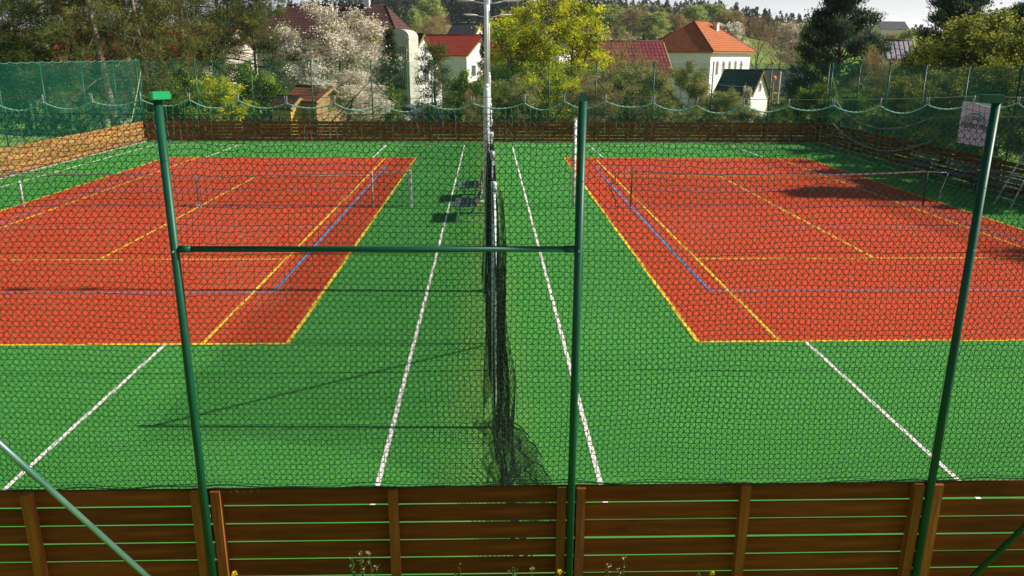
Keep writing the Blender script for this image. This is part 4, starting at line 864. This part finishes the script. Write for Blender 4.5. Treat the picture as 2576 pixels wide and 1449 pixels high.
    for (face, u, z, ww, wh) in wins:
        z = H0-zb+(z+zb-H0)/1.086
        fx = {'f': lambda o: (u, -hd-o, z), 'r': lambda o: (hw+o, u, z), 'b': lambda o: (u, hd+o, z), 'l': lambda o: (-hw-o, u, z)}[face]
        dm = (ww, .06, wh) if face in 'fb' else (.06, ww, wh); dm2 = (ww-.16, .02, wh-.16) if face in 'fb' else (.02, ww-.16, wh-.16)
        m1 = MB(); m1.box(fx(.02), dm); fr = m1.build('window', M_frame, t)
        m2 = MB(); m2.box(fx(.055), dm2); m2.build('pane', M_glass, fr)
        m3 = MB(); m3.box(fx(.07), (.05, .02, wh-.16) if face in 'fb' else (.02, .05, wh-.16)); m3.build('glazing_bar', M_frame, fr)
    for (cx, cy, cz, ch) in chim:
        m1 = MB(); m1.box((cx, cy, cz-zb+ch/2-.4), (.55, .55, ch+.8)); m1.box((cx, cy, cz-zb+ch+.03), (.68, .68, .1)); m1.build('chimney', M_brick, ro)
    return t
g_ = lambda x, y: float(T(x, y))-.2
# orange hip-roofed house
hx = px(1772, 92); 
house('white house with an orange hipped roof and a row of narrow windows', px(1757, 96), 96, R(-43), 8.2, 9.6, -4, 5.05, 8.3, 'hip', M_wallw, T_or,
      wins=[('r', -3.2+k*1.45, 3.1+4-.15, .55, 1.5) for k in range(5)]+[('r', -3.2+k*1.45, .2+4-.6, .55, 1.5) for k in range(5)]+[('f', -1.5, 7.0, .9, 1.4), ('f', 1.6, 7.0, .9, 1.4)], chim=[(1.3, 1.2, 6.4, 1.5)], ov=.45)
# wine-red roofs
house('long low house with a wine-red tiled roof behind the shrubs, right of the middle post', px(1572, 74), 76, R(4), 6.9, 7.5, -4, 2.6, 5.55, 'gx', M_wallc, T_pur, wins=[('f', -2, 5.2, .9, 1.2), ('f', 1.5, 5.2, .9, 1.2)], chim=[])
house('wine-red roofed house glimpsed behind the yellow-green trees', px(1305, 76), 78, R(-3), 5.2, 7.5, -4, 2.0, 5.7, 'gx', M_wallc, T_pur, wins=[('f', -1.2, 4.6, .9, 1.2), ('f', 1.2, 4.6, .9, 1.2)])
# red-roofed white gable house
house('white gabled house with a bright red tiled roof, left of the light poles', px(1130, 106), 108, R(-30), 9.5, 7.2, -4, 4.3, 6.75, 'gx', M_wallw, T_red,
      wins=[('r', 0, 9.0, .8, 1.3), ('r', -2, 6.2, 1.0, 1.4), ('r', 1.2, 6.2, 1.0, 1.4), ('r', -2, 3.0, 1.0, 1.4), ('r', 1.2, 3.0, 1.0, 1.4)], ov=.4)
# brown-roofed house with arched front
bh = house('big house with a steep brown tiled roof and white chimney behind the blossom tree', px(846, 88), 90, R(-10), 15, 8.0, -4, 6.2, 9.5, 'hip', M_wallg, T_brown,
      wins=[], chim=[(3.4, -.2, 9.3, 1.3)], hipr=2.2)
t = thing('house', 'grey-green house front with rounded top and tall slatted windows below the brown roof', 'house', (px(1008, 84), 84, -4), R(-14)); ft = MB(); th = np.linspace(0, np.pi, 16)
pr_ = [(-1.05, 0), (1.05, 0), (1.05, 10.0)]+[(1.05*math.cos(a_), 10.0+.75*math.sin(a_)) for a_ in th[1:-1]]+[(-1.05, 10.0)]
n = len(pr_); V = [(x_, -.4, z_) for x_, z_ in pr_]+[(x_, 2.5, z_) for x_, z_ in pr_]; ft.add(V, [[i_, (i_+1) % n, n+(i_+1) % n, n+i_] for i_ in range(n)]); ft.f.append((np.array([list(range(n))[::-1], list(range(n, 2*n))]), 0, False)); ft.build('wall', M_wallg, t)
M_slat = mat('pale_slats', (.66, .64, .48), rough=.7)
for (zc, hh) in ((8.5, 1.3), (6.2, 2.7), (3.6, 1.6)):
    m1 = MB(); m1.box((.1, -.44, zc), (1.4, .06, hh)); fr = m1.build('window', M_slat, t); m2 = MB()
    for k in range(8): m2.box((-.5+k*.17, -.485, zc), (.095, .02, hh-.12))
    m2.build('pane', M_glass, fr)
m1 = MB(); m1.box((0, -.46, 9.75), (2.3, .2, .14)); m1.box((0, -.46, 7.72), (2.2, .14, .1)); m1.build('cornice', M_wallg, t)
house('white side wing with a sloping gable right of the grey-green arched front', px(1045, 88), 88, R(-38), 2.4, 5.5, -4, 2.6, 6.4, 'gx', M_wallw, T_brown, wins=[('r', .3, 6.0, .8, 1.2), ('r', -1.4, 3.2, .8, 1.2)], ov=.15)
# slate-roofed houses
house('small white-gabled house with a slate-blue tiled roof', px(1889, 84), 86, R(-46), 4.0, 3.6, -4, .3, 2.65, 'gx', M_wallw, T_slate, wins=[('r', 0, 5.0, .5, .9)], ov=.25)
house('long building with a slate-blue roof behind the orange street lamp', px(1975, 96), 98, R(-3), 6.0, 6.0, -4, -.2, 2.5, 'gx', M_wallc, T_slate, wins=[('f', -1, 2.4, .8, 1.0), ('f', 1.5, 2.4, .8, 1.0)], ov=.3)
# distant houses
house('distant house with a grey roof and pale gable among brown trees', px(1175, 178), 178, R(-32), 6.5, 5, 2, 8.2, 10.8, 'gx', M_wallc, T_grey, wins=[('r', 0, 6.6, .7, 1.1)])
house('distant barn with a long dark blue-grey roof on the skyline', px(2228, 330), 330, R(3), 11, 8, 10, 15.4, 18.4, 'gx', M_wallc, T_grey, wins=[('f', -3, 3, 1, 1.4), ('f', 3, 3, 1, 1.4)])
house('low shed with a pale striped corrugated roof behind the right net', px(2268, 66), 67, R(-14), 1.8, 3.6, -3, 4.2, 5.6, 'gx', M_wallw, T_tin, wins=[('f', 0, 5.6, .7, .8)], ov=.2)
house('long red-roofed white building glimpsed behind the left pines', px(330, 84), 86, R(6), 14, 8, -4, 3.6, 6.7, 'gx', M_wallw, T_red, wins=[('f', -5+k*2.4, 6.0, 1.1, 1.4) for k in range(5)])
house('red-roofed house glimpsed between pine branches left of the blossom tree', px(505, 98), 100, R(-20), 9, 8, -4, 4.4, 7.2, 'gx', M_wallc, T_red, wins=[('r', 0, 6.4, .9, 1.3), ('f', -2, 6.2, 1, 1.3)])
house('white house peeping through the yellow-green trees', px(1385, 128), 128, R(-30), 6.0, 6.5, -3, 5.6, 8.3, 'gy', M_wallw, T_grey, wins=[('f', 0, 7.4, .8, 1.2), ('r', 0, 6.4, .8, 1.2)])
house('reddish lean-to shed roof just behind the far fence, below the blossom tree', px(790, 48), 47.6, R(-30), 2.1, 2.2, -1, 1.62, 2.27, 'gx', M_fascia, tile_mat('brick_red_sheet', (.36, .10, .06), (.42, .13, .08), .25, .3), wins=[], ov=.25, name='shed', cat='shed')
M_kio = mat('yellow_kiosk_paint', (.6, .36, .08), rough=.7)
house('small yellow-fronted kiosk with a low brown roof behind the far fence', px(724, 47), 46.6, R(-25), 1.3, 1.5, -1, 1.2, 1.72, 'gx', M_kio, T_brown, wins=[('f', 0, 1.5, .5, .5)], ov=.15, name='kiosk', cat='kiosk')
# ------------------------------------------------------------------ cars
def car(label, u, Y, body, a, van=False, cat='car'):
    x = px(u, Y); t = thing('parked_car' if not van else 'parked_van', label, cat, (x, Y, float(T(x, Y))+.02), a, group='vehicles behind the far fence')
    Lc, Wc = 4.2, 1.72; hb_, ht = (.95, 1.46) if not van else (1.15, 1.95)
    st_ = [(-2.1, .35), (-2.1, hb_*.78), (-1.95, hb_*.95), (-1.35 if not van else -1.6, hb_), (-.55 if not van else -1.1, ht*.97), (.2, ht), (1.3, ht*.98), (1.9, hb_*1.02 if not van else ht*.93), (2.1, hb_*.8), (2.1, .35)]
    n = len(st_); mb = MB(); V = []
    for s in (-1, 1):
        for (x_, z_) in st_: V.append((x_, s*(Wc/2 if z_ <= hb_*1.03 else Wc/2*.84), z_))
    mb.add(V, [[i_, i_+1, n+i_+1, n+i_] for i_ in range(n-1)]+[[n-1, 0, n, 2*n-1]]); mb.f.append((np.array([list(range(n))[::-1], list(range(n, 2*n))]), 0, False)); mb.build('body', body, t)
    for s in (-1, 1):
        m1 = MB(); y_ = s*(Wc/2*.95+.006); m1.add([(-.95, s*(Wc/2*.965), hb_+.04), (1.55, s*(Wc/2*.965), hb_+.04), (1.25, s*(Wc/2*.86), ht*.93), (-.5, s*(Wc/2*.86), ht*.93)], [[0, 1, 2, 3]]); m1.build('side_window', M_glass, t)
        for xx in (-1.3, 1.25):
            m1 = MB(); m1.tube([(xx, s*(Wc/2-.2), .32), (xx, s*(Wc/2+.02), .32)], .32, 16); wh = m1.build('wheel', M_dark, t)
            m1 = MB(); m1.tube([(xx, s*(Wc/2+.02), .32), (xx, s*(Wc/2+.035), .32)], .19, 12); m1.build('rim', M_galv, wh)
        m1 = MB(); m1.box((-2.1, s*.6, hb_*.66), (.05, .3, .13)); m1.build('headlight', M_frame, t)
    for (xa, za, xb, zb_) in ((st_[3][0]+.05, st_[3][1]+.03, st_[4][0]-.03, st_[4][1]-.05), (st_[7][0]-.02, st_[7][1]+.03, st_[6][0]+.05, st_[6][1]-.05)):
        sg = -1 if xa < 0 else 1; m1 = MB(); m1.add([(xa+sg*.02, -.68, za), (xa+sg*.02, .68, za), (xb+sg*.04, .6, zb_), (xb+sg*.04, -.6, zb_)], [[0, 1, 2, 3]]); m1.build('windscreen', M_glass, t)
    return t
M_cw = mat('white_car_paint', (.75, .76, .78), rough=.25, spec=.6); M_cb = mat('blue_car_paint', (.01, .17, .55), rough=.25, spec=.6); M_cs = mat('silver_car_paint', (.42, .42, .5), rough=.3, spec=.6, metal=.4)
car('white van showing above the far board fence, left of the poles', 1035, 61, M_cw, R(62), van=True, cat='van')
car('bright blue car roof just above the far board fence, left of the poles', 1118, 62, M_cb, R(80))
car('pale car behind the far fence, left of the yellow kiosk', 683, 57, M_cs, R(25))
# street lamp, utility pole, umbrella
def P_(u, v, Y): p = atY(u, v, Y); return p
x = px(1951, 80); t = thing('street_lamp', 'street lamp with an orange globe in front of the slate-blue roof', 'street lamp', (x, 80, float(T(x, 80))))
zt_ = zY(194, 80)-float(T(x, 80)); mb = MB(); mb.tube([(0, 0, 0), (0, 0, zt_-.2)], .07, 8); mb.build('pole', M_fascia, t)
mb = MB(); th = np.linspace(0, np.pi, 9); mb.tube([(0, 0, zt_-.28*math.cos(a_)) for a_ in th], [max(.02, .26*math.sin(a_)) for a_ in th], 12); mb.build('globe', mat('orange_globe', (.75, .22, .03), rough=.4), t)
x = px(1964, 78); t = thing('utility_pole', 'pale concrete utility pole with a crossarm right of the orange lamp', 'pole', (x, 78, float(T(x, 78))))
zt_ = zY(176, 78)-float(T(x, 78)); mb = MB(); mb.tube([(0, 0, 0), (.1, 0, zt_)], [.13, .09], 10); mb.build('shaft', mat('pale_pole', (.42, .40, .33), rough=.9), t)
mb = MB(); mb.box((.1, 0, zt_-.3), (1.3, .08, .09)); mb.build('crossarm', M_fascia, t); mb = MB(); mb.box((-.15, -.1, zt_*.32), (.3, .2, .5)); mb.build('meter_box', M_frame, t)
for k, (a_, b_, l_) in enumerate((((1860, 163), (2040, 158), 'upper'), ((1800, 212), (2020, 212), 'lower'))):
    p, q = atY(a_[0], a_[1], 82), atY(b_[0], b_[1], 76); tt = np.linspace(0, 1, 14)[:, None]; Q = p*(1-tt)+q*tt; Q[:, 2] -= .25*4*(tt*(1-tt))[:, 0]
    mb = MB(); mb.tube(Q, .018, 5); tag(mb.build('power_line', M_hook, loc=tuple(p)), l_+' power line crossing in front of the slate-blue roofs', 'cable')
x = px(1157, 62); t = thing('parasol', 'small red parasol in the garden left of the light poles', 'parasol', (x, 62, float(T(x, 62)))); zt_ = zY(208, 62)-float(T(x, 62))
mb = MB(); mb.tube([(0, 0, 0), (0, 0, zt_)], .03, 6); mb.build('pole', M_fascia, t); mb = MB(); mb.tube([(0, 0, zt_-.32), (0, 0, zt_-.15), (0, 0, zt_)], [.42, .3, .03], 8, sm=False); mb.build('canopy', M_red, t)
# ------------------------------------------------------------------ weeds at the foot of the near fence
L_weed = [leafm('weed_green', (.035, .075, .014)), leafm('weed_stem', (.06, .07, .025)), mat('seed_head', (.40, .34, .2), rough=.8), mat('dandelion_yellow', (.85, .60, .01), (.9, .7, .04), scale=60, rough=.6)]
gb = lambda x, y: float(T(x, y))
def dandelion(label, u, v, Y=5.45, open_=True):
    p = atY(u, v, Y); zb_ = gb(p[0], Y); t = thing('dandelion', label, 'flower', (p[0], Y, zb_), group='dandelions below the near fence'); h = p[2]-zb_; r = np.random.default_rng(int(u))
    mb = MB(); mb.tube([(0.03, 0, 0), (.01, 0, h*.5), (0, 0, h)], .003, 6); mb.build('stem', L_weed[1], t)
    mb = MB(); th = r.uniform(0, 6.28, 90); el = r.uniform(.1, 1.5, 90); D = np.stack([np.cos(th)*np.cos(el), np.sin(th)*np.cos(el), np.sin(el)], -1); leaves(mb, np.tile([0, 0, h], (90, 1))+D*.003, .019, .2, 0, r, 0, D); mb.build('flower_head', L_weed[3], t)
    mb = MB(); K = 10; th = np.linspace(0, 6.28, K, endpoint=False); D = np.stack([np.cos(th), np.sin(th), np.full(K, .5)], -1); leaves(mb, np.tile([0.03, 0, .01], (K, 1)), .13, .16, 0, r, 0, D); mb.build('leaf_rosette', L_weed[0], t)
    return t
for u, v, l in ((590, 1444, 'yellow dandelion at the bottom edge, left of the mid wooden post'), (1408, 1440, 'yellow dandelion at the bottom edge, beside the middle green post'), (1792, 1443, 'yellow dandelion at the bottom edge, right of the middle green post')): dandelion(l, u, v)
def weed(label, u, vt, Y, n, sp, heads, bushy=0, lean=0.):
    r = np.random.default_rng(int(u*3)); p = atY(u, vt, Y); zb_ = gb(p[0], Y); t = thing('weed', label, 'weed', (p[0], Y, zb_)); h = p[2]-zb_
    sb = MB(); hb_ = MB(); lb = MB(); nh = 0
    for k in range(n):
        hh = h*(1 if k == 0 else r.uniform(.55, .95)); ex = (0 if k == 0 else r.uniform(-sp, sp))+lean*hh; P = np.array([(r.uniform(-.02, .02), 0, 0), (ex*.5, r.uniform(-.02, .02), hh*.55), (ex, r.uniform(-.03, .03), hh)])
        sb.tube(P, [.003, .0025, .0015], 5)
        if heads: 
            C = np.tile(P[2], (16, 1))+r.normal(0, .008, (16, 3)); leaves(hb_, C, .012, .5, 0, r); nh += 1
            for q in (.6, .75, .88): c = P[0]*(1-q)+P[2]*q; leaves(hb_, np.tile(c, (3, 1))+r.normal(0, .01, (3, 3)), .01, .4, 0, r)
        for q in np.linspace(.15, .98, 7+bushy): 
            c = P[1]*(1-abs(q-.5)*2)+(P[2] if q > .5 else P[0])*abs(q-.5)*2; leaves(lb, np.tile(c, (3+bushy//2, 1))+r.normal(0, .012, (3+bushy//2, 3)), .028, .3, 0, r, .4)
    sb.build('stem', L_weed[1], t); lb.build('leaf', L_weed[0], t)
    if nh: hb_.build('seed_head', L_weed[2], t)
weed('tall leafy weed with a pale top, left of the mid wooden post', 908, 1388, 5.6, 7, .10, True, 3)
weed('thin arching weed stalk next to the mid wooden post', 955, 1392, 5.6, 2, .05, True, 0, -.15)
weed('short forked twig of a weed at the bottom edge, right of the mid wooden post', 1158, 1425, 5.5, 3, .06, False)
weed('small broad-leaved weed at the bottom edge, left of the middle green post', 1293, 1433, 5.5, 4, .05, False, 6)
weed('small dry weed left of the dandelion at the middle green post', 1338, 1436, 5.5, 2, .04, True)
weed('flowering weed with many pale heads, right of the middle green post', 1572, 1408, 5.55, 7, .12, True, 1)
weed('second pale-headed weed leaning left, right of the middle green post', 1530, 1420, 5.55, 3, .06, True, 0)
weed('dark leafy sprig beside the rightmost dandelion', 1760, 1440, 5.5, 3, .03, False, 5)
# ------------------------------------------------------------------ light
SUN_EL, SUN_AZ = R(34.9), R(90+1.4)          # azimuth clockwise from +Y (view direction): sun to the right
w = bpy.data.worlds.new('World'); sc.world = w; w.use_nodes = True; N = w.node_tree.nodes; L = w.node_tree.links
sky = N.new('ShaderNodeTexSky'); sky.sky_type = 'NISHITA'; sky.sun_disc = False; sky.sun_elevation = SUN_EL; sky.sun_rotation = SUN_AZ
sky.air_density = 1.0; sky.dust_density = 2.5; sky.ozone_density = 1.2; sky.altitude = 400
# pale haze low over the horizon, brighter towards the sun
tc = N.new('ShaderNodeTexCoord'); sx = N.new('ShaderNodeSeparateXYZ'); L.new(tc.outputs['Generated'], sx.inputs[0])
m1 = N.new('ShaderNodeMath'); m1.operation = 'MULTIPLY'; m1.inputs[1].default_value = -15.0; L.new(sx.outputs[2], m1.inputs[0])
m2 = N.new('ShaderNodeMath'); m2.operation = 'EXPONENT'; L.new(m1.outputs[0], m2.inputs[0])
m2b = N.new('ShaderNodeMath'); m2b.operation = 'MINIMUM'; m2b.inputs[1].default_value = 1.0; L.new(m2.outputs[0], m2b.inputs[0])
mrx = N.new('ShaderNodeMapRange'); mrx.inputs[1].default_value = -.5; mrx.inputs[2].default_value = .4; L.new(sx.outputs[0], mrx.inputs[0])
hc = N.new('ShaderNodeMix'); hc.data_type = 'RGBA'; hc.inputs[6].default_value = (11.6, 12.0, 15.4, 1); hc.inputs[7].default_value = (19.5, 19.3, 20.4, 1); L.new(mrx.outputs[0], hc.inputs[0])
vm = N.new('ShaderNodeVectorMath'); vm.operation = 'SCALE'; L.new(hc.outputs[2], vm.inputs[0]); L.new(m2b.outputs[0], vm.inputs['Scale'])
va = N.new('ShaderNodeVectorMath'); va.operation = 'ADD'; L.new(vm.outputs[0], va.inputs[0]); L.new(sky.outputs[0], va.inputs[1])
L.new(va.outputs[0], N['Background'].inputs[0]); N['Background'].inputs[1].default_value = .05
sl = bpy.data.lights.new('sun', 'SUN'); sl.energy = 4.9; sl.angle = R(.5); sl.color = (1, .93, .83)
so = bpy.data.objects.new('sun', sl); COL.objects.link(so)
sd = Vector((math.cos(SUN_EL)*math.sin(SUN_AZ), math.cos(SUN_EL)*math.cos(SUN_AZ), math.sin(SUN_EL)))
so.rotation_euler = sd.to_track_quat('Z', 'Y').to_euler(); so.location = sd*100
vs = sc.view_settings; vs.view_transform = 'Standard'; vs.look = 'None'; vs.exposure = .5; vs.gamma = 1
sc.render.engine = 'CYCLES'
sc.cycles.max_bounces = 5; sc.cycles.diffuse_bounces = 3; sc.cycles.transmission_bounces = 4; sc.cycles.transparent_max_bounces = 8

# ------------------------------------------------------------------ haze: one box of thin even air round the whole scene
mb = MB(); mb.box((0, 700, 35), (4400, 1900, 80))
hz_ = bpy.data.materials.new('haze_air'); hz_.use_nodes = True; N2 = hz_.node_tree.nodes
for n_ in list(N2):
    if n_.type == 'BSDF_PRINCIPLED': N2.remove(n_)
pv = N2.new('ShaderNodeVolumePrincipled'); pv.inputs['Color'].default_value = (.80, .86, 1, 1); pv.inputs['Density'].default_value = .00012; pv.inputs['Anisotropy'].default_value = 0.0
hz_.node_tree.links.new(pv.outputs[0], N2['Material Output'].inputs['Volume'])
ho = mb.build('haze', hz_, loc=(0, 700, 35)); ho['kind'] = 'stuff'; ho['label'] = 'thin pale haze that softens the far wooded ridge'; ho['category'] = 'haze'
sc.cycles.volume_bounces = 0; sc.cycles.volume_max_steps = 16
